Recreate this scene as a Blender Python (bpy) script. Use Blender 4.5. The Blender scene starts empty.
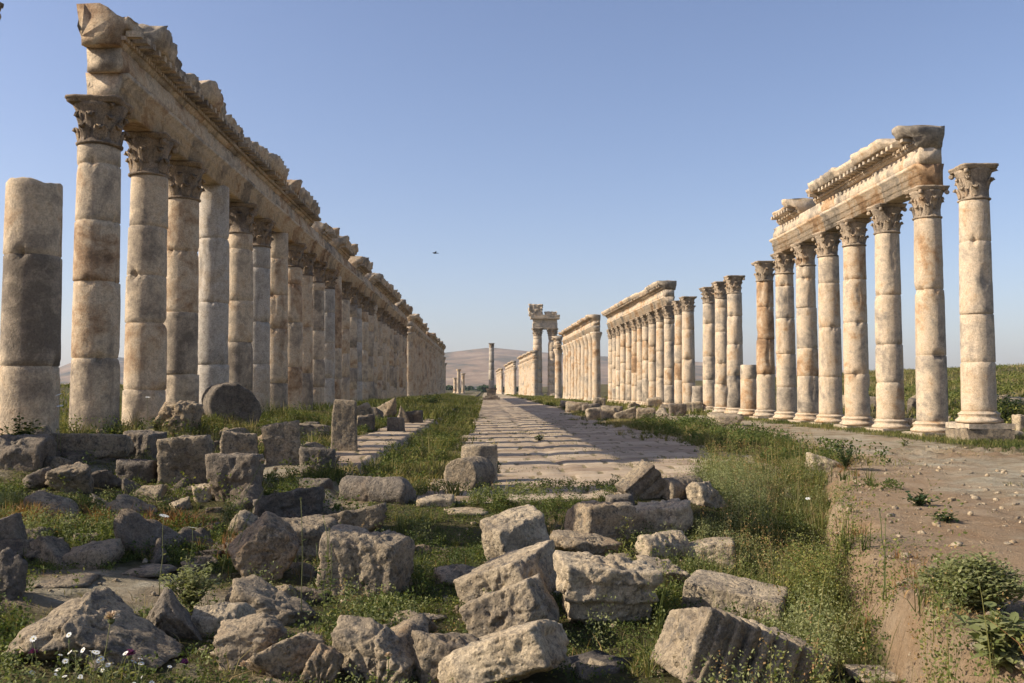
import bpy, math, random
import numpy as np

# ------------------------------------------------------------------ scene, camera, light
S = bpy.context.scene
COL = S.collection
rng = np.random.default_rng(7)
random.seed(7)
EYE = 1.75
FPX = 950.0
PSI = math.atan(26.0 / 950.0)
TH = math.atan(48.5 / 950.0)

cam_d = bpy.data.cameras.new('camera')
cam = bpy.data.objects.new('camera', cam_d)
COL.objects.link(cam)
cam.location = (0, 0, EYE)
cam.rotation_euler = (math.pi / 2 + TH, 0, -PSI)
cam_d.sensor_width = 36.0
cam_d.lens = FPX / 1024 * 36.0
cam_d.clip_start = 0.1
cam_d.clip_end = 30000
S.camera = cam

SUN_AZ = math.radians(-96)      # clockwise from the street's direction (+Y)
SUN_EL = math.radians(33.5)
W = bpy.data.worlds.new('World')
S.world = W
W.use_nodes = True
nt = W.node_tree
for n in list(nt.nodes):
    nt.nodes.remove(n)
sky = nt.nodes.new('ShaderNodeTexSky')
sky.sky_type = 'NISHITA'
sky.sun_disc = False
sky.sun_elevation = SUN_EL
sky.sun_rotation = SUN_AZ
sky.altitude = 300
sky.air_density = 1.0
sky.dust_density = 1.6
sky.ozone_density = 2.6
bg = nt.nodes.new('ShaderNodeBackground')
bg.inputs['Strength'].default_value = 0.115
wo = nt.nodes.new('ShaderNodeOutputWorld')
tint = nt.nodes.new('ShaderNodeMix'); tint.data_type = 'RGBA'; tint.blend_type = 'MULTIPLY'
tint.inputs[0].default_value = 1.0; tint.inputs[7].default_value = (1.10, 0.985, 1.02, 1)   # hazier, slightly violet air
nt.links.new(sky.outputs[0], tint.inputs[6]); nt.links.new(tint.outputs[2], bg.inputs[0])
nt.links.new(bg.outputs[0], wo.inputs[0])

sd = bpy.data.lights.new('sun', 'SUN')
so = bpy.data.objects.new('sun', sd)
COL.objects.link(so)
sd.energy = 5.0
sd.angle = math.radians(0.53)
sd.color = (1.0, 0.90, 0.76)
so.rotation_euler = (math.pi / 2 - SUN_EL, 0, math.pi - SUN_AZ)
so.location = (-60, 0, 60)

S.view_settings.view_transform = 'Standard'
S.view_settings.look = 'None'
S.view_settings.exposure = 0.5
S.view_settings.gamma = 1.0
S.view_settings.use_curve_mapping = False
S.render.engine = 'CYCLES'
S.cycles.use_denoising = True
try:
    S.cycles.denoiser = 'OPENIMAGEDENOISE'
    S.cycles.denoising_input_passes = 'RGB_ALBEDO_NORMAL'
    S.cycles.denoising_prefilter = 'ACCURATE'
except Exception:
    pass
S.cycles.max_bounces = 5
S.cycles.diffuse_bounces = 3
S.cycles.transmission_bounces = 3
S.cycles.volume_bounces = 0
S.cycles.use_adaptive_sampling = True
S.cycles.adaptive_threshold = 0.02

# ------------------------------------------------------------------ numpy noise
def _h(ix, iy, iz, s):
    n = (ix.astype(np.int64) * 374761393 + iy.astype(np.int64) * 668265263 + iz.astype(np.int64) * 2147483647 + s * 974634757) & 0xFFFFFFFF
    n = ((n ^ (n >> 13)) * 1274126177) & 0xFFFFFFFF
    n = ((n ^ (n >> 16)) * 2246822519) & 0xFFFFFFFF
    n = n ^ (n >> 15)
    return (n & 0xFFFFFF) / float(0xFFFFFF)

def vnoise(p, s=0):
    p = np.asarray(p, float)
    i = np.floor(p)
    f = p - i
    i = i.astype(np.int64)
    f = f * f * (3 - 2 * f)
    r = 0
    for dx in (0, 1):
        wx = f[..., 0] if dx else 1 - f[..., 0]
        for dy in (0, 1):
            wy = f[..., 1] if dy else 1 - f[..., 1]
            for dz in (0, 1):
                wz = f[..., 2] if dz else 1 - f[..., 2]
                r = r + wx * wy * wz * _h(i[..., 0] + dx, i[..., 1] + dy, i[..., 2] + dz, s)
    return r * 2 - 1

def fbm(p, s=0, o=4):
    p = np.asarray(p, float)
    r, a, t = 0, 1.0, 0
    for k in range(o):
        r = r + a * vnoise(p * (2.03 ** k) + 13.7 * k, s + k)
        t += a
        a *= 0.5
    return r / t

def n2(x, y, f, s=0, o=3):
    return fbm(np.stack([np.asarray(x) * f, np.asarray(y) * f, np.zeros_like(np.asarray(x, float)) + 0.37 * s], -1), s, o)

def sst(a, b, x):
    t = np.clip((x - a) / (b - a), 0, 1)
    return t * t * (3 - 2 * t)

# ------------------------------------------------------------------ mesh and object helpers
def mesh_np(name, V, quads=None, tris=None, polys=None, smooth=True, attrs=None):
    V = np.asarray(V, np.float32).reshape(-1, 3)
    loops, starts, tot = [], [], 0
    if quads is not None and len(quads):
        q = np.asarray(quads, np.int32).reshape(-1, 4)
        loops.append(q.ravel()); starts.append(tot + 4 * np.arange(len(q))); tot += 4 * len(q)
    if tris is not None and len(tris):
        t = np.asarray(tris, np.int32).reshape(-1, 3)
        loops.append(t.ravel()); starts.append(tot + 3 * np.arange(len(t))); tot += 3 * len(t)
    for p in polys or []:
        loops.append(np.asarray(p, np.int32)); starts.append(np.array([tot])); tot += len(p)
    L = np.concatenate(loops).astype(np.int32)
    st = np.concatenate(starts).astype(np.int32)
    m = bpy.data.meshes.new(name)
    m.vertices.add(len(V)); m.vertices.foreach_set('co', V.ravel())
    m.loops.add(len(L)); m.loops.foreach_set('vertex_index', L)
    m.polygons.add(len(st)); m.polygons.foreach_set('loop_start', st)
    m.update(calc_edges=True)
    if smooth:
        m.polygons.foreach_set('use_smooth', np.ones(len(st), bool))
    for k, a in (attrs or {}).items():
        at = m.attributes.new(k, 'FLOAT', 'POINT')
        at.data.foreach_set('value', np.asarray(a, np.float32))
    m.validate()
    return m

class Acc:
    """collects pieces of ONE mesh"""
    def __init__(self):
        self.V, self.Q, self.T, self.P, self.A, self.n = [], [], [], [], [], 0
    def add(self, V, Q=None, T=None, P=None, a=0.0):
        V = np.asarray(V, float).reshape(-1, 3)
        self.V.append(V)
        self.A.append(np.broadcast_to(np.asarray(a, float), (len(V),)))
        if Q is not None and len(Q): self.Q.append(np.asarray(Q).reshape(-1, 4) + self.n)
        if T is not None and len(T): self.T.append(np.asarray(T).reshape(-1, 3) + self.n)
        for p in P or []: self.P.append(np.asarray(p) + self.n)
        self.n += len(V)
    def mesh(self, name, smooth=True):
        return mesh_np(name, np.concatenate(self.V), np.concatenate(self.Q) if self.Q else None,
                       np.concatenate(self.T) if self.T else None, self.P, smooth, {'tone': np.concatenate(self.A)})

def link(name, mesh, mat, parent=None, loc=None, rot=None):
    o = bpy.data.objects.new(name, mesh)
    COL.objects.link(o)
    if mesh is not None and mat is not None and len(mesh.materials) == 0:
        mesh.materials.append(mat)
    if parent is not None: o.parent = parent
    if loc is not None: o.location = loc
    if rot is not None: o.rotation_euler = rot
    return o

def tag(o, label=None, cat=None, group=None, kind=None):
    if label: o['label'] = label
    if cat: o['category'] = cat
    if group: o['group'] = group
    if kind: o['kind'] = kind
    return o

def thing(name, label, cat, loc, rz=0.0, group=None):
    o = bpy.data.objects.new(name, None)
    COL.objects.link(o)
    o.empty_display_size = 0.3
    o.location = loc
    o.rotation_euler = (0, 0, rz)
    return tag(o, label, cat, group, 'thing')

def grid_quads(nu, nv, wrap_u=False):
    """rows v, columns u; vertex index v*nu+u"""
    u = np.arange(nu if wrap_u else nu - 1)
    v = np.arange(nv - 1)
    U, Vv = np.meshgrid(u, v)
    U2 = (U + 1) % nu
    return np.stack([Vv * nu + U, Vv * nu + U2, (Vv + 1) * nu + U2, (Vv + 1) * nu + U], -1).reshape(-1, 4)

# ------------------------------------------------------------------ camera rays, used to read positions off the photograph
_F = np.array([math.sin(PSI) * math.cos(TH), math.cos(PSI) * math.cos(TH), math.sin(TH)])
_R = np.array([math.cos(PSI), -math.sin(PSI), 0])
_U = np.cross(_R, _F)
def ray(u, v):
    d = _F * FPX + _R * (u - 512) + _U * (341.5 - v)
    return d / np.linalg.norm(d)
_TS = np.concatenate([np.arange(2.5, 40, 0.02), np.arange(40, 400, 0.25)])
def on_ground(u, v):
    d = ray(u, v)
    P = np.array([0, 0, EYE]) + d[None] * _TS[:, None]
    hit = np.nonzero(P[:, 2] <= ground(P[:, 0], P[:, 1]))[0]
    return P[hit[0]] if len(hit) else P[-1]
def at_depth(u, v, y):
    d = ray(u, v)
    return np.array([0, 0, EYE]) + d * (y / d[1])

# ------------------------------------------------------------------ terrain heights (metres; the street's paving is z = 0)
XL, XR = -8.95, 15.02       # axes of the two colonnades
SP = 3.1                    # column spacing
YL0, YR0 = 22.0, 28.7       # depth of the first standing column of each row

def bank_x(y):
    return np.interp(y, [-5, 3, 5, 6.3, 8, 11.7, 15, 19, 23, 28], [2.5, 2.55, 2.75, 3.0, 3.5, 4.5, 5.6, 7.0, 8.0, 9.0])

def road_fall(x):
    return 0.018 * np.clip(x - 2.5, -5, 6)

def ground(x, y, rough=True):
    x = np.asarray(x, float); y = np.asarray(y, float)
    z = np.zeros(np.broadcast(x, y).shape)
    # street and its camber
    z = z + road_fall(x) * (y > -100)
    # left walkway and rubble rise
    z = z + 0.30 * sst(-2.3, -2.65, x) * sst(13, 17, y)
    z = z + 0.55 * sst(-4.4, -8.2, x) * sst(11.5, 16.5, y)
    # right verge
    z = z + 0.10 * sst(6.2, 8.5, x) * sst(20, 26, y)
    # sunken rubble field in front
    pit = sst(15.8, 12.6, y)
    zp = -0.46 + 0.09 * (np.clip(-x, 0, 8)) * sst(4, 9, y)
    z = z * (1 - pit) + zp * pit
    # dirt terrace with its broken bank
    wob = 0.42 * n2(x, y, 0.8, 5) + 0.22 * n2(x, y, 2.6, 9, 4)
    b = bank_x(y)
    z = z - 0.42 * sst(b - 2.3, b - 0.9, x) * sst(b + 0.4, b - 0.1, x) * sst(20.5, 17, y) * sst(9, 13, y)
    t = sst(b - 0.26 + wob, b + 0.06 + wob, x) * sst(27, 21, y)
    zt = 0.15 + 0.04 * n2(x, y, 0.5, 3)
    z = z * (1 - t) + zt * t
    z = z + t * (1 - t) * 4 * (0.16 * n2(x, y, 2.6, 55, 5) + 0.12 * n2(x, y, 7.0, 57, 4))
    z = z + t * (0.022 * n2(x, y, 6.0, 58, 4) + 0.03 * n2(x, y, 1.7, 59, 3) - 0.035 * (np.exp(-((x - b - 2.2) / 0.22) ** 2) + np.exp(-((x - b - 3.7) / 0.22) ** 2)))
    # fields behind the colonnades: the street lies in a cut
    z = z + 3.5 * sst(17.5, 58, x) + 0.5 * sst(16.5, 20, x)
    z = z + 1.3 * sst(-12, -40, x)
    z = z + 1.2 * sst(230, 900, y) * 0.6
    if rough:
        amp = np.where((x > -2.2) & (x < 6.6) & (y > 15.4), 0.012, 0.05)
        near = np.clip(1.3 - y / 120, 0.25, 1)
        z = z + amp * n2(x, y, 1.3, 21, 4) * near
        fld = sst(17, 24, x) + sst(-11, -16, x)
        z = z + fld * 0.35 * n2(x, y, 0.11, 31, 4)
    return z

# ------------------------------------------------------------------ materials
def new_mat(name, rough=0.9, spec=0.25):
    m = bpy.data.materials.new(name)
    m.use_nodes = True
    t = m.node_tree
    b = t.nodes['Principled BSDF']
    b.inputs['Roughness'].default_value = rough
    b.inputs['Specular IOR Level'].default_value = spec
    return m, t, b

class N:
    def __init__(self, t): self.t = t
    def node(self, typ, **kw):
        n = self.t.nodes.new(typ)
        for k, v in kw.items(): setattr(n, k, v)
        return n
    def lk(self, a, b): self.t.links.new(a, b)
    def coord(self, kind='Object', scale=(1, 1, 1), rnd=True):
        c = self.node('ShaderNodeTexCoord')
        mp = self.node('ShaderNodeMapping')
        mp.inputs['Scale'].default_value = scale
        self.lk(c.outputs[kind], mp.inputs['Vector'])
        if rnd:
            oi = self.node('ShaderNodeObjectInfo')
            ml = self.node('ShaderNodeMath', operation='MULTIPLY'); ml.inputs[1].default_value = 57.0
            cb = self.node('ShaderNodeCombineXYZ')
            self.lk(oi.outputs['Random'], ml.inputs[0])
            for i in range(3): self.lk(ml.outputs[0], cb.inputs[i])
            self.lk(cb.outputs[0], mp.inputs['Location'])
        return mp.outputs[0]
    def noise(self, vec, scale, detail=6, rough=0.6, dist=0.0):
        n = self.node('ShaderNodeTexNoise')
        n.inputs['Scale'].default_value = scale
        n.inputs['Detail'].default_value = detail
        n.inputs['Roughness'].default_value = rough
        n.inputs['Distortion'].default_value = dist
        self.lk(vec, n.inputs['Vector'])
        return n.outputs['Fac']
    def vor(self, vec, scale, feature='F1'):
        n = self.node('ShaderNodeTexVoronoi', feature=feature)
        n.inputs['Scale'].default_value = scale
        self.lk(vec, n.inputs['Vector'])
        return n.outputs['Distance']
    def ramp(self, fac, stops):
        r = self.node('ShaderNodeValToRGB')
        e = r.color_ramp.elements
        while len(e) < len(stops): e.new(0.5)
        for el, (p, c) in zip(e, stops):
            el.position = p
            el.color = (c[0], c[1], c[2], 1) if not np.isscalar(c) else (c, c, c, 1)
        self.lk(fac, r.inputs[0])
        return r.outputs[0]
    def mix(self, f, a, b, mode='MIX'):
        m = self.node('ShaderNodeMix', data_type='RGBA', blend_type=mode)
        for s, v in ((0, f), (6, a), (7, b)):
            if isinstance(v, (int, float)): m.inputs[s].default_value = v
            elif isinstance(v, tuple): m.inputs[s].default_value = (v[0], v[1], v[2], 1)
            else: self.lk(v, m.inputs[s])
        return m.outputs[2]
    def math(self, op, a, b=0.0):
        m = self.node('ShaderNodeMath', operation=op)
        for i, v in enumerate((a, b)):
            if isinstance(v, (int, float)): m.inputs[i].default_value = v
            else: self.lk(v, m.inputs[i])
        return m.outputs[0]
    def attr(self, name):
        a = self.node('ShaderNodeAttribute', attribute_name=name)
        return a.outputs['Fac']
    def bump(self, h, bsdf, strength=0.5, dist=0.02, prev=None):
        b = self.node('ShaderNodeBump')
        b.inputs['Strength'].default_value = strength
        b.inputs['Distance'].default_value = dist
        self.lk(h, b.inputs['Height'])
        if prev is not None: self.lk(prev, b.inputs['Normal'])
        self.lk(b.outputs[0], bsdf.inputs['Normal'])
        return b.outputs[0]

def stone_mat(name, stops, dark=(0.10, 0.085, 0.07), darkamt=0.5, streak=0.5, pits=0.5, bump=0.6, tone_mix=1.0, grain=0.35):
    stops = [(p, tuple(0.86 * q for q in c)) for p, c in stops]
    m, t, b = new_mat(name)
    g = N(t)
    v = g.coord()
    big = g.noise(v, 0.9, 10, 0.66, 0.5)
    med = g.noise(v, 4.0, 6, 0.65, 0.2)
    fine = g.noise(v, 26.0, 5, 0.7)
    tone = g.attr('tone')
    f = g.math('ADD', g.math('MULTIPLY', tone, tone_mix), g.math('MULTIPLY', g.math('SUBTRACT', big, 0.5), 1.9))
    f = g.math('ADD', f, g.math('MULTIPLY', g.math('SUBTRACT', med, 0.5), 0.75))
    c = g.ramp(f, stops)
    # lichen and weather stains of their own shape
    vs = g.coord(scale=(1, 1, 0.16))
    st = g.noise(vs, 2.6, 9, 0.68, 0.6)
    sm = g.ramp(st, [(0.54, 0.0), (0.62, 1.0)])
    c = g.mix(g.math('MULTIPLY', sm, streak), c, dark, 'MIX')
    lm = g.ramp(g.noise(v, 7.5, 7, 0.75, 0.3), [(0.50, 0.0), (0.62, 1.0)])
    c = g.mix(g.math('MULTIPLY', lm, darkamt), c, dark)
    sp_ = g.ramp(g.noise(v, 23.0, 7, 0.8, 0.2), [(0.53, 0.0), (0.61, 1.0)])
    c = g.mix(g.math('MULTIPLY', sp_, 0.75 * darkamt), c, (dark[0] * 0.7, dark[1] * 0.7, dark[2] * 0.7))
    # pale fresh chips
    pm = g.ramp(g.noise(v, 5.2, 6, 0.7, 0.8), [(0.60, 0.0), (0.70, 1.0)])
    c = g.mix(g.math('MULTIPLY', pm, 0.35), c, (0.50, 0.43, 0.33))
    c = g.mix(0.45 + grain, c, g.ramp(fine, [(0.28, 0.42), (0.5, 0.95), (0.72, 1.35)]), 'MULTIPLY')
    gr_ = g.noise(v, 70.0, 4, 0.75)
    c = g.mix(0.15 + grain, c, g.ramp(gr_, [(0.3, 0.55), (0.7, 1.5)]), 'MULTIPLY')
    g.lk(c, b.inputs['Base Color'])
    pit = g.ramp(g.vor(v, 21.0), [(0.05, 0.0), (0.32, 1.0)])
    h = g.math('ADD', g.math('MULTIPLY', med, 1.0), g.math('MULTIPLY', fine, 0.45))
    h = g.math('ADD', h, g.math('MULTIPLY', pit, 0.3 * pits))
    h = g.math('ADD', h, g.math('MULTIPLY', gr_, 0.22))
    g.bump(h, b, bump, 0.05)
    return m

M = {}
M['col'] = stone_mat('column_limestone',
    [(0.0, (0.22, 0.185, 0.14)), (0.22, (0.42, 0.35, 0.26)), (0.45, (0.69, 0.545, 0.375)), (0.62, (0.64, 0.485, 0.315)), (0.82, (0.52, 0.325, 0.17)), (1.0, (0.31, 0.19, 0.10))],
    darkamt=0.25, streak=0.25, grain=0.15)
M['colshade'] = stone_mat('shaded_row_limestone',  # copy of the column limestone with the brown of this row's shade in its colour
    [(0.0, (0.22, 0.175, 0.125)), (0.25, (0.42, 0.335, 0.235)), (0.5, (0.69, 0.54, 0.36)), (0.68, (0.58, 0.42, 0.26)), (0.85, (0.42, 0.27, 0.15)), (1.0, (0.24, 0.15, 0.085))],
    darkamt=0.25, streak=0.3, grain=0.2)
M['colgrey'] = stone_mat('pale_grey_limestone',
    [(0.0, (0.26, 0.225, 0.18)), (0.3, (0.44, 0.385, 0.305)), (0.6, (0.60, 0.52, 0.41)), (1.0, (0.50, 0.39, 0.26))], darkamt=0.35, streak=0.3, grain=0.2)
M['carved'] = stone_mat('carved_limestone',
    [(0.0, (0.20, 0.155, 0.11)), (0.3, (0.42, 0.325, 0.22)), (0.55, (0.57, 0.435, 0.29)), (0.8, (0.45, 0.29, 0.16)), (1.0, (0.28, 0.17, 0.09))],
    darkamt=0.4, streak=0.25, bump=0.8)
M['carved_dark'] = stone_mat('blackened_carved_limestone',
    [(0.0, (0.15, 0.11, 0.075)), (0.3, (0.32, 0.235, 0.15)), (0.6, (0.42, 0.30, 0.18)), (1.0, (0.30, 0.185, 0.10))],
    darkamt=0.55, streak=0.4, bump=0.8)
M['rock'] = stone_mat('grey_limestone_rubble',
    [(0.0, (0.18, 0.135, 0.09)), (0.3, (0.31, 0.24, 0.155)), (0.55, (0.42, 0.33, 0.215)), (0.8, (0.40, 0.295, 0.18)), (1.0, (0.31, 0.21, 0.12))],
    dark=(0.075, 0.07, 0.062), darkamt=0.8, streak=0.15, pits=1.0, bump=1.0)
M['rock_dark'] = stone_mat('dark_lichened_rubble',
    [(0.0, (0.10, 0.083, 0.065)), (0.35, (0.19, 0.155, 0.115)), (0.65, (0.27, 0.22, 0.16)), (1.0, (0.25, 0.185, 0.12))],
    dark=(0.06, 0.055, 0.05), darkamt=0.6, streak=0.2, pits=1.0, bump=1.0)
M['rock_pale'] = stone_mat('pale_limestone_rubble',
    [(0.0, (0.26, 0.20, 0.13)), (0.3, (0.42, 0.33, 0.215)), (0.6, (0.55, 0.44, 0.29)), (1.0, (0.48, 0.35, 0.20))],
    dark=(0.10, 0.09, 0.078), darkamt=0.7, streak=0.15, pits=0.9, bump=0.9)

def soil_mat():
    m, t, b = new_mat('dry_soil', 0.95, 0.1)
    g = N(t)
    v = g.coord(rnd=False)
    big = g.noise(v, 0.16, 6, 0.6, 0.5)
    med = g.noise(v, 1.6, 7, 0.68, 0.2)
    fine = g.noise(v, 22.0, 6, 0.75)
    soil = g.ramp(g.math('ADD', g.math('MULTIPLY', med, 0.7), g.math('MULTIPLY', big, 0.3)),
                  [(0.30, (0.17, 0.105, 0.06)), (0.44, (0.24, 0.19, 0.12)), (0.54, (0.34, 0.29, 0.20)), (0.66, (0.43, 0.385, 0.285))])
    rd_ = g.math('ADD', g.noise(v, 0.55, 5, 0.6, 0.3), g.math('MULTIPLY', g.attr('red'), 0.35))
    red = g.ramp(rd_, [(0.48, 0.0), (0.68, 1.0)])
    soil = g.mix(g.math('MULTIPLY', red, 0.6), soil, (0.30, 0.19, 0.105))
    gr = g.attr('green')
    gn = g.math('ADD', gr, g.math('MULTIPLY', g.math('SUBTRACT', g.noise(v, 0.9, 7, 0.7, 0.3), 0.5), 1.3))
    green = g.ramp(g.noise(v, 0.5, 7, 0.72, 0.4), [(0.3, (0.040, 0.036, 0.017)), (0.46, (0.072, 0.066, 0.027)), (0.6, (0.125, 0.103, 0.048)), (0.78, (0.21, 0.155, 0.085))])
    c = g.mix(g.ramp(gn, [(0.38, 0.0), (0.62, 1.0)]), soil, green)
    c = g.mix(0.6, c, g.ramp(fine, [(0.2, 0.5), (0.8, 1.5)]), 'MULTIPLY')
    g.lk(c, b.inputs['Base Color'])
    h = g.math('ADD', med, g.math('MULTIPLY', fine, 0.5))
    h = g.math('ADD', h, g.math('MULTIPLY', g.noise(v, 6.0, 6, 0.75), 0.8))
    g.bump(h, b, 1.0, 0.08)
    return m
M['soil'] = soil_mat()

def paving_mat():
    m, t, b = new_mat('street_paving', 0.85, 0.3)
    g = N(t)
    v = g.coord(rnd=False)
    med = g.noise(v, 1.4, 7, 0.66, 0.3)
    fine = g.noise(v, 16.0, 6, 0.72)
    f = g.math('ADD', g.math('MULTIPLY', g.attr('tone'), 0.42), g.math('MULTIPLY', med, 0.68))
    c = g.ramp(f, [(0.2, (0.17, 0.12, 0.075)), (0.42, (0.27, 0.195, 0.125)), (0.62, (0.36, 0.275, 0.18)), (0.85, (0.46, 0.365, 0.25))])
    jo = g.attr('joint')
    jn = g.math('ADD', jo, g.math('MULTIPLY', g.math('SUBTRACT', g.noise(v, 1.1, 6, 0.7), 0.40), 2.4))
    c = g.mix(g.ramp(jn, [(0.45, 0.0), (0.75, 1.0)]), c, g.mix(g.ramp(fine, [(0.4, 0.0), (0.6, 1.0)]), (0.23, 0.155, 0.085), (0.13, 0.12, 0.05)))
    c = g.mix(0.5, c, g.ramp(fine, [(0.2, 0.55), (0.8, 1.4)]), 'MULTIPLY')
    g.lk(c, b.inputs['Base Color'])
    g.bump(g.math('ADD', med, g.math('MULTIPLY', fine, 0.4)), b, 0.7, 0.04)
    return m
M['paving'] = paving_mat()

def leaf_mat(name, stops, trans=0.35):
    m, t, b = new_mat(name, 0.75, 0.2)
    g = N(t)
    c = g.ramp(g.attr('tone'), stops)
    g.lk(c, b.inputs['Base Color'])
    tr = g.node('ShaderNodeBsdfTranslucent')
    g.lk(g.mix(1.0, c, (1.0, 1.0, 0.5), 'MULTIPLY'), tr.inputs['Color'])
    mx = g.node('ShaderNodeMixShader')
    mx.inputs[0].default_value = trans
    g.lk(b.outputs[0], mx.inputs[1]); g.lk(tr.outputs[0], mx.inputs[2])
    g.lk(mx.outputs[0], t.nodes['Material Output'].inputs['Surface'])
    return m
M['grass'] = leaf_mat('grass_blades', [(0.0, (0.045, 0.058, 0.016)), (0.3, (0.085, 0.105, 0.026)), (0.55, (0.15, 0.155, 0.042)), (0.78, (0.25, 0.215, 0.08)), (1.0, (0.40, 0.31, 0.16))])
M['straw'] = leaf_mat('dry_straw', [(0.0, (0.16, 0.07, 0.03)), (0.5, (0.27, 0.14, 0.055)), (1.0, (0.42, 0.29, 0.13))])
M['weed'] = leaf_mat('weed_leaves', [(0.0, (0.035, 0.058, 0.016)), (0.4, (0.085, 0.115, 0.030)), (0.75, (0.17, 0.185, 0.05)), (1.0, (0.32, 0.28, 0.075))])
M['sage'] = leaf_mat('sage_leaves', [(0.0, (0.13, 0.155, 0.055)), (0.5, (0.24, 0.255, 0.105)), (1.0, (0.36, 0.35, 0.17))])
M['darkleaf'] = leaf_mat('dark_leaves', [(0.0, (0.025, 0.045, 0.018)), (0.5, (0.045, 0.075, 0.03)), (1.0, (0.08, 0.11, 0.04))])
M['stem'] = leaf_mat('green_stem', [(0.0, (0.10, 0.12, 0.04)), (1.0, (0.22, 0.21, 0.09))], 0.1)
M['petal'] = leaf_mat('white_petals', [(0.0, (0.70, 0.69, 0.62)), (1.0, (0.80, 0.80, 0.76))], 0.2)
M['drypetal'] = leaf_mat('dry_cream_florets', [(0.0, (0.45, 0.27, 0.15)), (0.5, (0.62, 0.47, 0.32)), (1.0, (0.75, 0.66, 0.52))], 0.15)
M['purple'] = leaf_mat('purple_florets', [(0.0, (0.10, 0.025, 0.06)), (1.0, (0.28, 0.07, 0.20))], 0.15)
M['yellow'] = leaf_mat('yellow_florets', [(0.0, (0.50, 0.33, 0.04)), (1.0, (0.62, 0.45, 0.08))], 0.1)
mm, _t, _b = new_mat('bird_feathers'); _b.inputs['Base Color'].default_value = (0.025, 0.022, 0.02, 1); M['bird'] = mm

def hill_mat():
    m, t, b = new_mat('bare_hillside', 0.95, 0.05)
    g = N(t)
    v = g.coord(scale=(1, 1, 3.0), rnd=False)
    n = g.noise(v, 0.0016, 9, 0.68, 0.5)
    n_ = g.noise(v, 0.009, 8, 0.72, 0.3)
    c = g.ramp(g.math('ADD', g.math('MULTIPLY', n, 0.6), g.math('MULTIPLY', n_, 0.4)),
               [(0.40, (0.03, 0.033, 0.018)), (0.46, (0.12, 0.095, 0.055)), (0.52, (0.23, 0.148, 0.085)), (0.60, (0.36, 0.27, 0.17))])
    g.lk(c, b.inputs['Base Color'])
    return m
M['hill'] = hill_mat()

# ------------------------------------------------------------------ the setting: ground, street, walkway, hills
def axis(parts):
    return np.unique(np.concatenate([np.linspace(a, b, n) for a, b, n in parts]))

def green_cover(x, y):
    """0 bare soil .. 1 overgrown"""
    x = np.asarray(x, float); y = np.asarray(y, float)
    g = 0.60 + 0.55 * n2(x, y, 0.45, 71, 4)
    b = bank_x(y)
    dirt = sst(b - 0.35, b + 0.05, x) * sst(26, 22, y) * sst(16.0, 12.5, x)
    path = sst(8.6, 9.8, x) * sst(13.6, 12.2, x) * sst(20, 24, y) * sst(80, 60, y)
    g = g - 0.75 * np.maximum(dirt, path)
    road = sst(-1.3, -0.8, x) * sst(6.6, 5.8, x) * sst(15.3, 15.7, y)
    g = g - 0.9 * road
    walk = sst(-4.3, -3.9, x) * sst(-2.35, -2.5, x) * sst(19.2, 20, y) * sst(60, 45, y)
    g = g - 0.6 * walk
    # sunny weed strip under the terrace bank
    ws = sst(b - 2.6, b - 1.9, x) * sst(b - 0.1, b - 0.45, x) * sst(22, 18, y)
    g = g + 0.55 * ws
    # left verge of the street
    lv = sst(-2.5, -2.3, x) * sst(-0.8, -1.1, x) * sst(16, 18, y)
    g = g + 0.5 * lv
    g = g + 0.3 * sst(17, 20, x) + 0.25 * sst(-10, -13, x)
    g = g + 0.35 * np.exp(-((x + 4.5) / 2.2) ** 2 - ((y - 14.5) / 2.0) ** 2)
    # bare trodden patch among the left rubble
    bp = np.exp(-((x + 3.9) / 1.2) ** 2 - ((y - 9.6) / 1.1) ** 2)
    g = g - 0.34 * bp
    return g

gx = axis([(-6000, -600, 12), (-600, -60, 26), (-60, -14, 47), (-14, 20, 290), (20, 70, 60), (70, 600, 26), (600, 6000, 12)])
gy = axis([(-300, -20, 12), (-20, 2, 20), (2, 26, 250), (26, 60, 130), (60, 140, 90), (140, 600, 60), (600, 6500, 30)])
X, Y = np.meshgrid(gx, gy)
Z = ground(X, Y)
# the street sheet lies above the soil
Z = np.where((X > -1.55) & (X < 6.75) & (Y > 15.6) & (Y < 225), Z - 0.12, Z)
Z = np.where((X > -4.05) & (X < -2.42) & (Y > 19.3) & (Y < 66), Z - 0.10, Z)
gm = mesh_np('ground', np.stack([X, Y, Z], -1), grid_quads(len(gx), len(gy)), attrs={'green': green_cover(X, Y).ravel(), 'red': (sst(-0.9, -0.2, X - bank_x(Y)) * sst(3.2, 0.6, X - bank_x(Y)) * sst(26, 20, Y)).ravel()})
tag(link('ground', gm, M['soil']), kind='structure')

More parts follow.
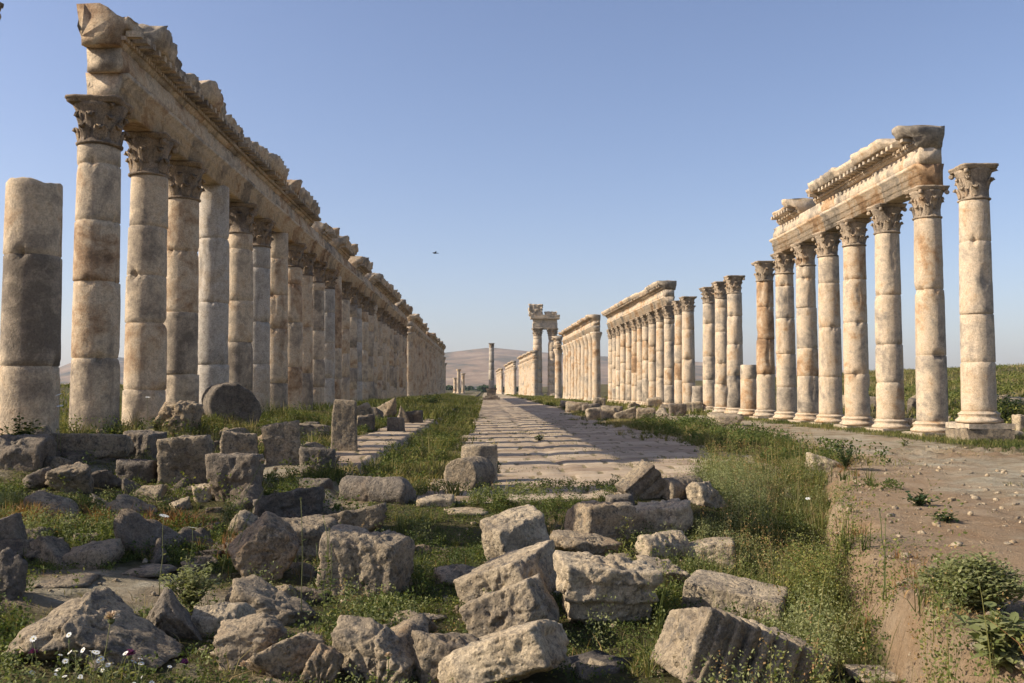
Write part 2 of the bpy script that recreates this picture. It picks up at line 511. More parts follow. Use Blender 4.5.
def paved(name, x0, x1, y0, y1, dx, dy, row, slab, zadd, seed, rag):
    xs = np.arange(x0, x1 + 1e-6, dx); ys = np.arange(y0, y1 + 1e-6, dy)
    X, Y = np.meshgrid(xs, ys)
    Xw = X + 0.06 * n2(X, Y, 1.1, seed + 3); Yw = Y + 0.10 * n2(X, Y, 0.5, seed + 4) + 0.05 * n2(X, Y, 2.3, seed + 8)
    r = np.floor(Yw / row); fr = Yw / row - r
    wid = slab * (0.75 + 0.6 * _h(r, r * 0, r * 0, seed + 1))
    off = _h(r, r * 0 + 3, r * 0, seed + 2) * 3
    c = np.floor(Xw / wid + off); fc = Xw / wid + off - c
    hs = _h(r, c, r * 0, seed + 5)
    tilt = (_h(r, c, r * 0 + 1, seed + 6) - 0.5) * 0.05 * (fr - 0.5) + (_h(r, c, r * 0 + 2, seed + 7) - 0.5) * 0.04 * (fc - 0.5)
    de = np.minimum(np.minimum(fr, 1 - fr) * row, np.minimum(fc, 1 - fc) * wid)
    j = sst(0.075, 0.015, de)
    groove = sst(0.13, 0.02, np.minimum(fr, 1 - fr) * row + 0.05 * n2(X, Y, 1.5, seed + 15))
    round_ = 0.008 * sst(0.16, 0.0, de)
    ruts = -0.03 * (np.exp(-((X - 1.7) / 0.18) ** 2) + np.exp(-((X - 3.3) / 0.18) ** 2)) if slab > 0.7 else 0
    Z = ground(X, Y, False) + zadd + 0.016 * (hs - 0.5) + 0.35 * tilt - 0.016 * j - 0.035 * groove - 0.4 * round_ + 0.022 * n2(X, Y, 2.0, seed + 9, 4) + ruts
    edge = np.minimum(np.minimum(X - x0, x1 - X) + rag * n2(X, Y, 0.8, seed + 11) + rag * 0.5, np.minimum(Y - y0, y1 - Y) + 0.3 * rag * n2(X, Y, 1.1, seed + 12) + 0.25 * rag)
    edge = np.minimum(edge, bank_x(Y) - 0.7 - X + (Y > 30) * 99)
    Z = Z - 0.22 * sst(0.12, 0.0, edge) - 0.8 * sst(0.0, -0.6, edge)
    m = mesh_np(name, np.stack([X, Y, Z], -1), grid_quads(len(xs), len(ys)), attrs={'tone': (0.15 + 0.8 * hs).ravel(), 'joint': (j * 0.9).ravel()})
    return tag(link(name, m, M['paving']), kind='structure')

paved('street', -1.5, 6.7, 15.3, 60, 0.05, 0.06, 0.86, 1.05, 0.02, 100, 1.1)
paved('street', -1.5, 6.7, 60.05, 230, 0.14, 0.2, 0.8, 1.1, 0.02, 140, 1.1)
paved('pavement', -4.1, -2.36, 19.0, 66, 0.05, 0.07, 1.05, 1.3, 0.04, 180, 0.25)

def hills():
    xs = np.linspace(-5200, 5200, 210); ys = np.linspace(2300, 6200, 70)
    X, Y = np.meshgrid(xs, ys)
    # skyline read off the photograph: column in px -> height in px above the horizon
    az = X / np.maximum(Y, 1) * 950 + 486
    sky_px = np.interp(az, [-1200, -200, 30, 62, 75, 100, 130, 200, 300, 400, 440, 490, 530, 570, 640, 760, 900, 1100, 2200], [14, 12, 14, 22, 28, 36, 33, 30, 30, 34, 38, 44, 40, 37, 33, 26, 18, 15, 14])
    H = sky_px / 950 * 4300
    prof = sst(2300, 4300, Y) * (0.85 + 0.15 * sst(4300, 5000, Y) * 0) 
    Z = H * prof * (1 + 0.13 * n2(X, Y, 0.0012, 44, 5) * sst(4400, 3300, Y)) + 12 * n2(X, Y, 0.004, 47, 4) * prof * sst(4400, 3600, Y) - 3
    Z = np.where(Y > 4300, H * (1 - 0.25 * sst(4300, 6200, Y)) - 3, Z)
    m = mesh_np('hills', np.stack([X, Y, Z], -1), grid_quads(len(xs), len(ys)))
    return tag(link('hills', m, M['hill']), kind='structure')
hills()

# ------------------------------------------------------------------ columns
def shaft_mesh(r0, r1, h, seed, seg=32, step=0.16, broken=False, drum=(1.2, 2.3), tones=None, rough=1.0):
    rs = np.random.default_rng(seed)
    cuts = [0.0]
    while cuts[-1] < h - drum[0] * 0.9:
        cuts.append(min(cuts[-1] + rs.uniform(*drum), h))
    if h - cuts[-1] > 0.02 and cuts[-1] < h:
        if h - cuts[-1] < 0.4: cuts[-1] = h
        else: cuts.append(h)
    zs, rad, tn, ox, oy = [], [], [], [], []
    for i in range(len(cuts) - 1):
        a, b = cuts[i], cuts[i + 1]
        k = 1 + rs.uniform(-0.009, 0.009) * rough
        dx, dy = rs.uniform(-0.018, 0.018, 2) * rough
        t = tones(i, len(cuts) - 1, rs) if tones else rs.uniform(0.3, 0.7)
        n = max(2, int((b - a) / step))
        zz = np.concatenate([[a + 0.006, a + 0.03], np.linspace(a + 0.03, b - 0.03, n + 1)[1:-1], [b - 0.03, b - 0.006]])
        for z in zz:
            edge = 0.022 if (z - a < 0.02 or b - z < 0.02) else 0.0
            q = z / h
            zs.append(z); rad.append((r0 + (r1 - r0) * q ** 1.4) * k - edge); tn.append(t); ox.append(dx); oy.append(dy)
    zs, rad, tn, ox, oy = map(np.array, (zs, rad, tn, ox, oy))
    th = np.linspace(0, 2 * math.pi, seg, endpoint=False)
    TH_, ZZ = np.meshgrid(th, zs)
    C, Sn = np.cos(TH_), np.sin(TH_)
    P = np.stack([C * 1.2, Sn * 1.2, ZZ * 0.9], -1)
    er = 0.011 * fbm(P * 2.2, seed, 4) - 0.07 * sst(0.22, 0.6, fbm(P * 1.1 + 5, seed + 3, 4))
    ledge = np.zeros(len(zs))
    for c in cuts[1:-1]:
        ledge = np.maximum(ledge, np.exp(-((zs - c) / 0.10) ** 2))
    er = er - 0.17 * ledge[:, None] * sst(0.12, 0.55, fbm(P * 1.7 + 9, seed + 7, 3))
    R = rad[:, None] + er * rough
    if broken:
        ZZ = ZZ - sst(h * 0.86, h, ZZ) * 0.03 * h * np.abs(fbm(np.stack([C * 1.4, Sn * 1.4, ZZ * 0], -1), seed + 9, 3))
    V = np.stack([ox[:, None] + R * C, oy[:, None] + R * Sn, ZZ], -1).reshape(-1, 3)
    tone = np.repeat(tn, seg)
    n = len(zs)
    top = V[-seg:].mean(0); bot = V[:seg].mean(0)
    V = np.vstack([V, top + [0, 0, 0.01], bot])
    tone = np.concatenate([tone, [tn[-1], tn[0]]])
    i = np.arange(seg); j = (i + 1) % seg
    T = np.concatenate([np.stack([(n - 1) * seg + i, (n - 1) * seg + j, np.full(seg, n * seg)], -1), np.stack([j, i, np.full(seg, n * seg + 1)], -1)])
    return mesh_np('shaft', V, grid_quads(seg, n, True), T, attrs={'tone': tone})

def lathe(profile, seg=32, jitter=0.0, seed=0):
    pr = np.array(profile, float)
    th = np.linspace(0, 2 * math.pi, seg, endpoint=False)
    R = pr[:, 0][:, None] * np.ones(seg)[None]
    Zz = pr[:, 1][:, None] * np.ones(seg)[None]
    C, Sn = np.cos(th)[None] * np.ones_like(R), np.sin(th)[None] * np.ones_like(R)
    if jitter:
        nz = fbm(np.stack([C * R * 4, Sn * R * 4, Zz * 4], -1), seed, 3)
        R = R + jitter * nz - jitter * 2.5 * sst(0.25, 0.6, fbm(np.stack([C * R * 2.2, Sn * R * 2.2, Zz * 2.2], -1), seed + 5, 2))
    V = np.stack([R * C, R * Sn, Zz], -1).reshape(-1, 3)
    n = len(pr)
    return V, grid_quads(seg, n, True), [list(range(seg))[::-1], list(range((n - 1) * seg, n * seg))]

def box_vq(cx, cy, cz, sx, sy, sz, n=1, jit=0.0, seed=0):
    """subdivided box"""
    V, Q = [], []
    k = 0
    a = np.linspace(-0.5, 0.5, n + 1)
    U, Wv = np.meshgrid(a, a)
    one = np.full_like(U, 0.5)
    faces = [(U, Wv, one), (Wv, U, -one), (one, U, Wv), (-one, Wv, U), (Wv, one, U), (U, -one, Wv)]
    for f in faces:
        V.append(np.stack(f, -1).reshape(-1, 3)); Q.append(grid_quads(n + 1, n + 1) + k); k += (n + 1) ** 2
    V = np.concatenate(V) * [sx, sy, sz] + [cx, cy, cz]
    if jit:
        nv = np.stack([fbm(V * 2.3 + 7 * i, seed + i, 3) for i in range(3)], -1)
        V = V + jit * nv
    return V, np.concatenate(Q)

def base_mesh(r, h, seed, plinth=True):
    a = Acc()
    p = 0.3 * h if plinth else 0.02
    if plinth:
        V, Q = box_vq(0, 0, p / 2, 2.75 * r, 2.75 * r, p, 6, 0.05, seed); a.add(V, Q, a=0.4)
    z = p; H = h - p
    prof = [(1.0 * r, z)]
    for t in np.linspace(-1.4, 1.4, 7): prof.append((r * (1.20 + 0.13 * math.cos(t)), z + H * (0.19 + 0.17 * math.sin(t))))
    for t in np.linspace(0, 1, 5): prof.append((r * (1.22 - 0.10 * math.sin(math.pi * (0.15 + 0.6 * t))), z + H * (0.42 + 0.22 * t)))
    for t in np.linspace(-1.4, 1.4, 6): prof.append((r * (1.10 + 0.08 * math.cos(t)), z + H * (0.76 + 0.10 * math.sin(t))))
    prof += [(r * 1.04, z + H * 0.92), (r * 1.0, z + H)]
    V, Q, P = lathe(prof, 32, 0.018, seed)
    a.add(V, Q, P=P, a=0.5)
    return a.mesh('base')

def capital_mesh(r, h, seed, wear=0.0):
    """Corinthian: bell, two rows of leaves, corner volutes, hollow-sided abacus"""
    rs = np.random.default_rng(seed)
    a = Acc()
    prof = [(r * 1.0, 0), (r * 1.10, 0.02 * h), (r * 1.10, 0.06 * h), (r * 0.98, 0.08 * h), (r * 0.97, 0.3 * h), (r * 1.02, 0.6 * h), (r * 1.18, 0.8 * h), (r * 1.28, 0.87 * h)]
    V, Q, P = lathe(prof, 24, 0.02, seed); a.add(V, Q, P=P, a=0.25)
    def leaf(phi, z0, hh, w, reach):
        nu, nv = 7, 9
        us = np.linspace(-1, 1, nu); vs = np.linspace(0, 1, nv)
        U, Vv = np.meshgrid(us, vs)
        wid = w * (0.75 + 0.35 * np.sin(np.pi * np.minimum(Vv * 0.9 + 0.1, 1))) * np.where(Vv > 0.8, 1 - 0.75 * ((Vv - 0.8) / 0.2) ** 2, 1)
        lob = 1 + 0.10 * np.cos(Vv * 6 * math.pi) * np.abs(U)
        rr = r * (1.0 + 0.10 * Vv) + reach * Vv ** 3 - 0.05 * r * np.abs(U) + 0.035 * r * np.cos(U * math.pi * 2.5)
        zz = z0 + hh * np.where(Vv < 0.85, Vv, 0.85 + 0.15 * (1 - ((Vv - 0.85) / 0.15) ** 2) - 0.10 * ((Vv - 0.85) / 0.15))
        an = phi + U * wid * lob / r
        front = np.stack([rr * np.cos(an), rr * np.sin(an), zz], -1).reshape(-1, 3)
        rb = np.minimum(rr - 0.13 * r, r * (0.95 + 0.2 * Vv))
        back = np.stack([rb * np.cos(an), rb * np.sin(an), zz - 0.03 * h * Vv], -1).reshape(-1, 3)
        VV = np.vstack([front, back])
        q = grid_quads(nu, nv)
        n = nu * nv
        ring = [k for k in range(nu)] + [k * nu + nu - 1 for k in range(1, nv)] + [n - 1 - k for k in range(1, nu)] + [(nv - 1 - k) * nu for k in range(1, nv - 1)]
        sides = [[ring[k], ring[(k + 1) % len(ring)], ring[(k + 1) % len(ring)] + n, ring[k] + n] for k in range(len(ring))]
        if wear: VV = VV + wear * 0.05 * np.stack([fbm(VV * 3 + 5 * i, seed + i, 2) for i in range(3)], -1)
        a.add(VV, np.vstack([q, q[:, ::-1] + n, np.array(sides)[:, ::-1]]), a=rs.uniform(0.2, 0.6))
    for k in range(8):
        if rs.random() > 0.12 + wear * 0.3: leaf(k * math.pi / 4 + math.pi / 8, 0.09 * h, 0.34 * h * rs.uniform(0.85, 1.05), 0.30 * r, 0.24 * r * rs.uniform(0.6, 1.1))
    for k in range(8):
        if rs.random() > 0.10 + wear * 0.3: leaf(k * math.pi / 4, 0.30 * h, 0.38 * h * rs.uniform(0.85, 1.05), 0.27 * r, 0.30 * r * rs.uniform(0.6, 1.1))
    for k in range(4):
        ph = math.pi / 4 + k * math.pi / 2
        if rs.random() > 0.15 + wear * 0.5: leaf(ph, 0.55 * h, 0.33 * h, 0.12 * r, 0.52 * r)
        c = np.array([math.cos(ph), math.sin(ph), 0]); tn = np.array([-c[1], c[0], 0])
        if rs.random() > 0.2 + wear * 0.4:
            th = np.linspace(0, 2 * math.pi, 10, endpoint=False)
            ctr = c * r * 1.50 + np.array([0, 0, 0.80 * h])
            rings = []
            for s_, q_ in ((-0.13, 0.6), (-0.11, 1.0), (0.11, 1.0), (0.13, 0.6)):
                rings.append(ctr + tn * s_ * r + q_ * 0.17 * r * (np.cos(th)[:, None] * c + np.sin(th)[:, None] * np.array([0, 0, 1])))
            a.add(np.vstack(rings), grid_quads(10, 4, True), P=[list(range(10))[::-1], list(range(30, 40))], a=0.4)
    # abacus
    m = 40
    th = np.linspace(0, 2 * math.pi, m, endpoint=False)
    R0 = 1.24 / np.maximum(np.abs(np.cos(th)), np.abs(np.sin(th)))
    R0 = np.minimum(R0, 1.66)
    hollow = 1.18 + 0.42 * np.abs(np.sin(2 * th)) ** 3
    Rr = r * np.minimum(R0, hollow + 0.02)
    Rr = Rr * (1 + 0.04 * rs.standard_normal(m) * (0.5 + wear))
    lay = [(0.93, 0.865 * h), (1.0, 0.89 * h), (1.02, 0.94 * h), (1.06, 0.955 * h), (1.06, h)]
    V = np.vstack([np.stack([Rr * s_ * np.cos(th), Rr * s_ * np.sin(th), np.full(m, z_)], -1) for s_, z_ in lay])
    V = V + 0.025 * r * np.stack([fbm(V * 4 + 3 * i, seed + 20 + i, 3) for i in range(3)], -1) * (1 + 2 * wear)
    V[:, 2] = np.minimum(V[:, 2], h)
    a.add(V, grid_quads(m, 5, True), P=[list(range(m))[::-1], list(range(4 * m, 5 * m))], a=0.35)
    return a.mesh('capital', smooth=False)

CAP_H, BASE_H = 1.08, 0.52
ZT = 8.64                       # underside of the sunlit entablatures
ZTL = 8.42                      # and of the shaded ones
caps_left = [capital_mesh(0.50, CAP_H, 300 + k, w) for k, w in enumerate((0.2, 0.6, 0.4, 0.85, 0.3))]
caps_right = [capital_mesh(0.455, CAP_H, 320 + k, w) for k, w in enumerate((0.1, 0.9, 0.3, 0.5, 0.2, 0.7))]
bases_left = [base_mesh(0.56, BASE_H, 340 + k) for k in range(2)]
bases_right = [base_mesh(0.51, BASE_H, 350 + k) for k in range(3)]
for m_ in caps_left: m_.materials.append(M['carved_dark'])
for m_ in caps_right: m_.materials.append(M['carved'])
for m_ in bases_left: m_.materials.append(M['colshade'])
for m_ in bases_right: m_.materials.append(M['col'])

def tones_right(i, n, rs):
    if i == 0: return rs.choice([0.28, 0.45, 0.58])
    q = i / max(1, n - 1)
    return float(np.clip(rs.choice([0.40, 0.48, 0.52, 0.66, 0.80], p=[0.27, 0.33, 0.24, 0.12, 0.04]) + rs.normal(0, 0.04), 0, 1))
def tones_grey(i, n, rs):
    return float(rs.choice([0.12, 0.22, 0.4, 0.6]))
def tones_left(i, n, rs):
    return float(np.clip(rs.choice([0.22, 0.44, 0.5, 0.6, 0.8], p=[0.12, 0.36, 0.28, 0.17, 0.07]) + rs.normal(0, 0.05), 0, 1))

def column(x, y, z0, r0, r1, ztop, seed, label, side, group, cap=0, base=0, seg=32, step=0.16, broken=False, rz=0.0, tones=None, lean=(0, 0)):
    """an Empty with base, shaft and capital; cap None: no capital; base None: foot buried or missing"""
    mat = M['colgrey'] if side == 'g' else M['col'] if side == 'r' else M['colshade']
    t = thing('column', label, 'column', (x, y, z0), rz, group)
    t.rotation_euler = (lean[0], lean[1], rz)
    zb = 0.0
    if base is not None:
        link('base', (bases_right if side == 'r' else bases_left)[base], None, t); zb = BASE_H - 0.01
    H = ztop - z0
    hc = CAP_H if cap is not None else 0.0
    sh = shaft_mesh(r0, r1, H - hc - zb + 0.02, seed, seg, step, broken, tones=tones or (tones_right if side == 'r' else tones_left))
    link('shaft', sh, mat, t, (0, 0, zb))
    if cap is not None:
        c = link('capital', (caps_right if side == 'r' else caps_left)[cap], None, t, (0, 0, H - hc))
        s_ = r1 / (0.455 if side == 'r' else 0.50)
        c.scale = (s_, s_, 1)
    return t

def small_column(x, y, z0, r, ztop, seed, label, group, mat, capital=True):
    """far column: too small in view for parts"""
    a = Acc()
    rs = np.random.default_rng(seed)
    H = ztop - z0
    prof = [(r * 1.3, 0), (r * 1.3, 0.3), (r * 1.05, 0.5)]
    for q in np.linspace(0.1, 0.86, 7): prof.append((r * (1.0 - 0.12 * q) * rs.uniform(0.97, 1.03), H * q))
    prof += [(r * 0.9, H * 0.87), (r * 1.05, H * 0.92), (r * 1.4, H * 0.98), (r * 1.4, H)] if capital else [(r * 0.88, H)]
    V, Q, P = lathe(prof, 12, 0.02, seed)
    tn = np.repeat(rs.uniform(0.3, 0.75, len(prof)), 12)
    a.add(V, Q, P=P, a=tn)
    o = link('column', a.mesh('column'), mat, None, (x, y, z0))
    return tag(o, label, 'column', group, 'thing')

ORD = ['first', 'second', 'third', 'fourth', 'fifth', 'sixth', 'seventh', 'eighth', 'ninth', 'tenth', 'eleventh', 'twelfth', 'thirteenth', 'fourteenth', 'fifteenth', 'sixteenth',
       'seventeenth', 'eighteenth', 'nineteenth', 'twentieth', 'twenty-first', 'twenty-second', 'twenty-third', 'twenty-fourth', 'twenty-fifth', 'twenty-sixth', 'twenty-seventh', 'twenty-eighth']

# --- the shaded row
G_L = 'columns of the shaded colonnade'
L_LAB = {
    -2: 'weathered column whose carved capital corner pokes into the sky at the frame corner',
    -1: 'broken column stump without a capital standing apart before the long shaded colonnade',
    0: 'tan column carrying the broken near end of the long shaded entablature',
    1: 'tan column with a leafy capital just behind the near end column of the shaded row',
    2: 'column with a dark leafy capital, next before the plain grey-topped shaft',
    3: 'pale grey column without a capital, its plain shaft running up to the shaded architrave',
    4: 'narrow shaded column with capital just behind the plain pale grey shaft',
    5: 'pale grey column with leafy capital above the dark rounded stone, sixth under the shaded entablature',
    6: 'brown-topped column without a capital, seventh under the shaded entablature',
}
NL1 = 27
for k in range(-2, NL1):
    y = YL0 + SP * k
    x = XL + 0.05 * math.sin(k * 2.1)
    z0 = float(ground(x, y)) - 0.25
    lab = L_LAB.get(k) or 'shaded brown column under the long entablature, %s from its broken near end' % ORD[k]
    lod = dict(seg=40, step=0.12) if k < 4 else dict(seg=28, step=0.2) if k < 12 else dict(seg=16, step=0.5)
    nocap = k in (3, 6, 11, 17)
    if k == -1:
        column(x + 0.05, y, z0, 0.545, 0.505, EYE + 4.1, 410, lab, 'l', G_L, None, None, broken=True, tones=lambda i, n, rs: (0.45, 0.12, 0.5, 0.2, 0.4)[i % 5], **lod)
    else:
        column(x, y, z0, 0.53, 0.465, ZTL, 412 + k, lab, 'g' if k in (3, 5, 10, 14) else 'l', G_L, None if nocap else k % 5, None, rz=0.05 * (k % 5), **lod)
for k in range(-4, -2):        # row continued outside the frame; these unseen columns are added to shade the rubble
    y = YL0 + SP * k
    z0 = float(ground(XL, y)) - 0.25
    column(XL, y, z0, 0.555, 0.49, ZTL if k == -3 else 6.2, 405 + k, 'unseen column added to the row beside the viewer, %s before the corner capital' % ORD[-3 - k], 'l', G_L,
           1 if k == -3 else None, None, seg=20, step=0.3)
for k in range(28):
    y = YL0 + SP * (NL1 + 1.6 + k)
    small_column(XL + 0.04 * math.sin(k * 1.7), y, float(ground(XL, y)) - 0.2, 0.54, ZTL, 500 + k,
                 'distant shaded column under the second entablature, %s past the pale gap' % ORD[k], 'columns under the distant shaded entablature', M['colshade'])
for j, (u, dy, top, lab) in enumerate((
        (443.5, 205, 7.6, 'lone distant column with capital just past the end of the shaded colonnade'),
        (455, 300, 5.6, 'shortest far dark column stub among the three before the hills'),
        (458.5, 285, 8.0, 'tallest of three far thin columns before the hills'),
        (463, 300, 7.0, 'far thin column beside the tallest one, nearest the lone pedestal column'))):
    p = at_depth(u, 392, dy)
    small_column(p[0], dy, float(ground(p[0], dy)) - 0.2, 0.55, top, 560 + j, lab, 'lone far columns', M['colshade'])

# --- the sunlit row
G_R = 'columns of the sunlit colonnade'
R_LAB = {
    0: 'tall cream column on a rough square block, standing free beyond the near entablature',
    1: 'tall cream column under the near corner of the sunlit entablature',
    2: 'cream column second from the near corner of the first sunlit entablature',
    3: 'cream column third under the first sunlit entablature, below its dentil cornice',
    4: 'cream column fourth under the first sunlit entablature, where its cornice breaks off',
    5: 'cream column fifth under the first sunlit entablature, under the separate cornice block',
    6: 'cream column under the far end of the first sunlit entablature',
    7: 'orange-stained column with a worn small capital just beyond the first sunlit entablature',
    8: 'waist-high broken column stump between the orange-stained column and three tall bare ones',
    9: 'nearest of the three tall capital columns that carry nothing, grey at its foot',
    10: 'middle one of the three tall capital columns that carry nothing',
    11: 'farthest of the three tall capital columns that carry nothing, beside a low stump',
    12: 'low dark grey column stump just in front of the middle sunlit entablature row',
    13: 'tall column with a free capital, nearer of the two just before the middle entablature',
    14: 'tall column with a free capital, farther of the two just before the middle entablature',
}
def yk(k): return YR0 + SP * k + 0.12 * max(0, k - 6)
MID = list(np.linspace(77.4, 107.8, 11))
def xr(y): return XR - 0.7 * max(0, y - 76) / 31
YR = [yk(k) for k in range(15)] + MID
for k in range(len(YR)):
    y = YR[k]
    x = xr(y) + 0.06 * math.sin(k * 1.3 + 1)
    z0 = float(ground(x, y)) - 0.04
    lab = R_LAB.get(k) or 'cream column under the middle sunlit entablature, %s from its near end' % ORD[k - 15]
    lod = dict(seg=40, step=0.13) if k < 8 else dict(seg=24, step=0.25)
    if k in (8, 12):
        column(x, y, z0, 0.50, 0.48, z0 + (2.9 if k == 8 else 1.75) + 0.1, 700 + k, lab, 'r', G_R, None, 0, broken=True, tones=tones_grey if k == 12 else None, **lod)
        continue
    lift = 0.42 if k == 0 else 0.0
    t_ = column(x, y, z0 + lift, 0.495, 0.435, ZT, 700 + k, lab, 'r', G_R, 1 if k == 7 else (0, 2, 4, 3, 5)[k % 5], k % 3, rz=0.04 * (k % 3), tones={7: lambda i, n, rs: 0.45 if i == 0 else 0.78, 9: lambda i, n, rs: 0.08 if i == 0 else 0.45}.get(k), **lod)
    if k == 0:
        a = Acc(); V, Q = box_vq(0, 0, -0.205, 1.42, 1.42, 0.44, 10, 0.10, 777); a.add(V, Q, a=0.1); link('plinth_block', a.mesh('plinth_block'), M['rock_pale'], t_)
Y3 = [112.5 + 3.8 * i for i in range(10)]
def x3(y): return 13.1 - 0.7 * (y - 112.5) / 34
for k, y in enumerate(Y3):
    small_column(x3(y), y, float(ground(x3(y), y)) - 0.1, 0.52, ZT, 832 + k, 'distant cream column under the third sunlit entablature, %s from its near end' % ORD[k],
                 'columns under the third sunlit entablature', M['col'])
small_column(11.55, 151.5, float(ground(11.55, 151.5)) - 0.1, 0.58, ZT - 0.35, 850, 'column carrying the short entablature block beside the tall portico', None, M['col'])
y = 215.0
PX = [at_depth(537.5, 390, y)[0], at_depth(552.5, 390, y)[0]]
for j, x in enumerate(PX):
    t = thing('column', ('street-side' if j == 0 else 'inner') + ' giant column of the tall two-column portico', 'column', (x, y, 0.15), 0, 'columns of the tall portico')
    link('base', base_mesh(1.15, 0.9, 871 + j), M['col'], t)
    link('shaft', shaft_mesh(1.12, 0.98, 13.0, 873 + j, 20, 0.6, tones=tones_right), M['col'], t, (0, 0, 0.9))
    link('capital', capital_mesh(1.0, 1.7, 875 + j, 0.3), M['carved'], t, (0, 0, 13.85))
FAR = ((214, 262, 11.0, 9.6, 12, 'wall-like far row of columns just past the tall portico'), (290, 345, 8.7, 7.4, 11, 'far row of sunlit columns halfway between portico and lone pedestal column'),
       (385, 450, 6.4, 5.4, 9, 'farthest sunlit row of columns beside the lone pedestal column'))
for q, (y0, y1, xa, xb, n, lab) in enumerate(FAR):
    for i in range(n):
        f = i / (n - 1); x = xa + (xb - xa) * f; y = y0 + (y1 - y0) * f
        small_column(x, y, float(ground(x, y)) - 0.3, 0.62, ZT, 900 + 20 * q + i, 'one column of the ' + lab.replace(' of columns', '').replace(' of sunlit columns', ''), 'columns of the ' + lab, M['col'])

# ------------------------------------------------------------------ entablatures
def extrude(prof, y0, y1, step, seed, amp=0.02, joints=None, skew=0.0, bite=None, inv=1, ruin=0.0):
    """closed profile (x, z) run along y with worn edges; joints: y of block joints"""
    pr = np.array(prof, float)
    # subdivide the outline so that wear has something to move
    pts = []
    for i in range(len(pr)):
        a, b = pr[i], pr[(i + 1) % len(pr)]
        n = max(1, int(np.linalg.norm(b - a) / 0.16))
        for q in range(n): pts.append(a + (b - a) * q / n)
    pr = np.array(pts)
    ys = np.linspace(y0, y1, max(2, int(abs(y1 - y0) / step) + 1))
    m, n = len(pr), len(ys)
    V = np.zeros((n, m, 3))
    V[:, :, 0] = pr[:, 0][None]; V[:, :, 2] = pr[:, 1][None]; V[:, :, 1] = ys[:, None]
    c = pr.mean(0)
    nz = np.stack([0.45 * fbm(V * 1.8 + 11 * i, seed + i, 2) + 0.75 * fbm(V * 6.5 + 5 * i, seed + 3 + i, 3) for i in range(3)], -1)
    V = V + nz * amp
    if joints is not None and len(joints):
        d = np.min(np.abs(ys[:, None] - np.array(joints)[None]), 1)
        w = np.exp(-(d / 0.06) ** 2) * 0.06
        V[:, :, 0] -= (np.sign(pr[:, 0] - c[0]) * 1.0)[None] * w[:, None]
        bl = np.searchsorted(np.array(joints), ys)
        V[:, :, 0] += 0.03 * (_h(bl, bl * 0, bl * 0, seed + 5) - 0.5)[:, None] * 2
    if bite is not None:
        # broken outer edge: whole pieces of the projecting part are gone
        rs_ = np.random.default_rng(seed + 77)
        bd = y0 - 1 + np.cumsum(bite[0] * rs_.uniform(0.5, 1.7, int(3 * abs(y1 - y0) / bite[0]) + 12))
        bl = np.searchsorted(bd, ys).astype(np.int64)
        nd = np.min(np.abs(ys[:, None] - bd[None]), 1)
        k = _h(bl, bl * 0 + 2, bl * 0, seed + 8)
        f = np.where(k < bite[1], 0.35 + 0.5 * _h(bl, bl * 0 + 5, bl * 0, seed + 9), 1.0)
        f = f * (1 - ruin * 0.5 * _h(bl, bl * 0 + 9, bl * 0, seed + 10)) * (1 - ruin * 0.45 * np.exp(-(nd / 0.09) ** 2))
        f = f[:, None] - (0.12 + 0.3 * ruin) * np.abs(fbm(V * 2.6, seed + 12, 3))
        out = np.clip((inv * V[:, :, 0] - 0.5) , 0, None)
        V[:, :, 0] -= inv * out * (1 - f)
        zt = pr[:, 1].max()
        hi = sst(zt - 0.35, zt, V[:, :, 2])
        V[:, :, 2] -= hi * (0.28 + 0.25 * ruin) * np.clip(1 - f, 0, 1) * sst(0.2, 0.7, inv * V[:, :, 0] + 0.2)
    V[0, :, 1] += 0.10 * fbm(np.stack([V[0, :, 0] * 2, V[0, :, 2] * 2, V[0, :, 2] * 0], -1), seed + 30, 3)
    V[-1, :, 1] += 0.10 * fbm(np.stack([V[-1, :, 0] * 2, V[-1, :, 2] * 2, V[-1, :, 2] * 0], -1), seed + 31, 3)
    tone = np.repeat(0.2 + 0.6 * _h(np.floor(ys / 1.55).astype(np.int64), np.zeros(n, np.int64), np.zeros(n, np.int64), seed), m)
    V = V.reshape(-1, 3)
    Q = grid_quads(m, n, True)
    return V, Q, [list(range(m))[::-1], list(range((n - 1) * m, n * m))], tone

H_A, H_F, H_C0 = 0.74, 0.56, 0.78
def mirror(prof, s):
    return [(s * x, z) for x, z in prof] if s > 0 else [(s * x, z) for x, z in prof][::-1]

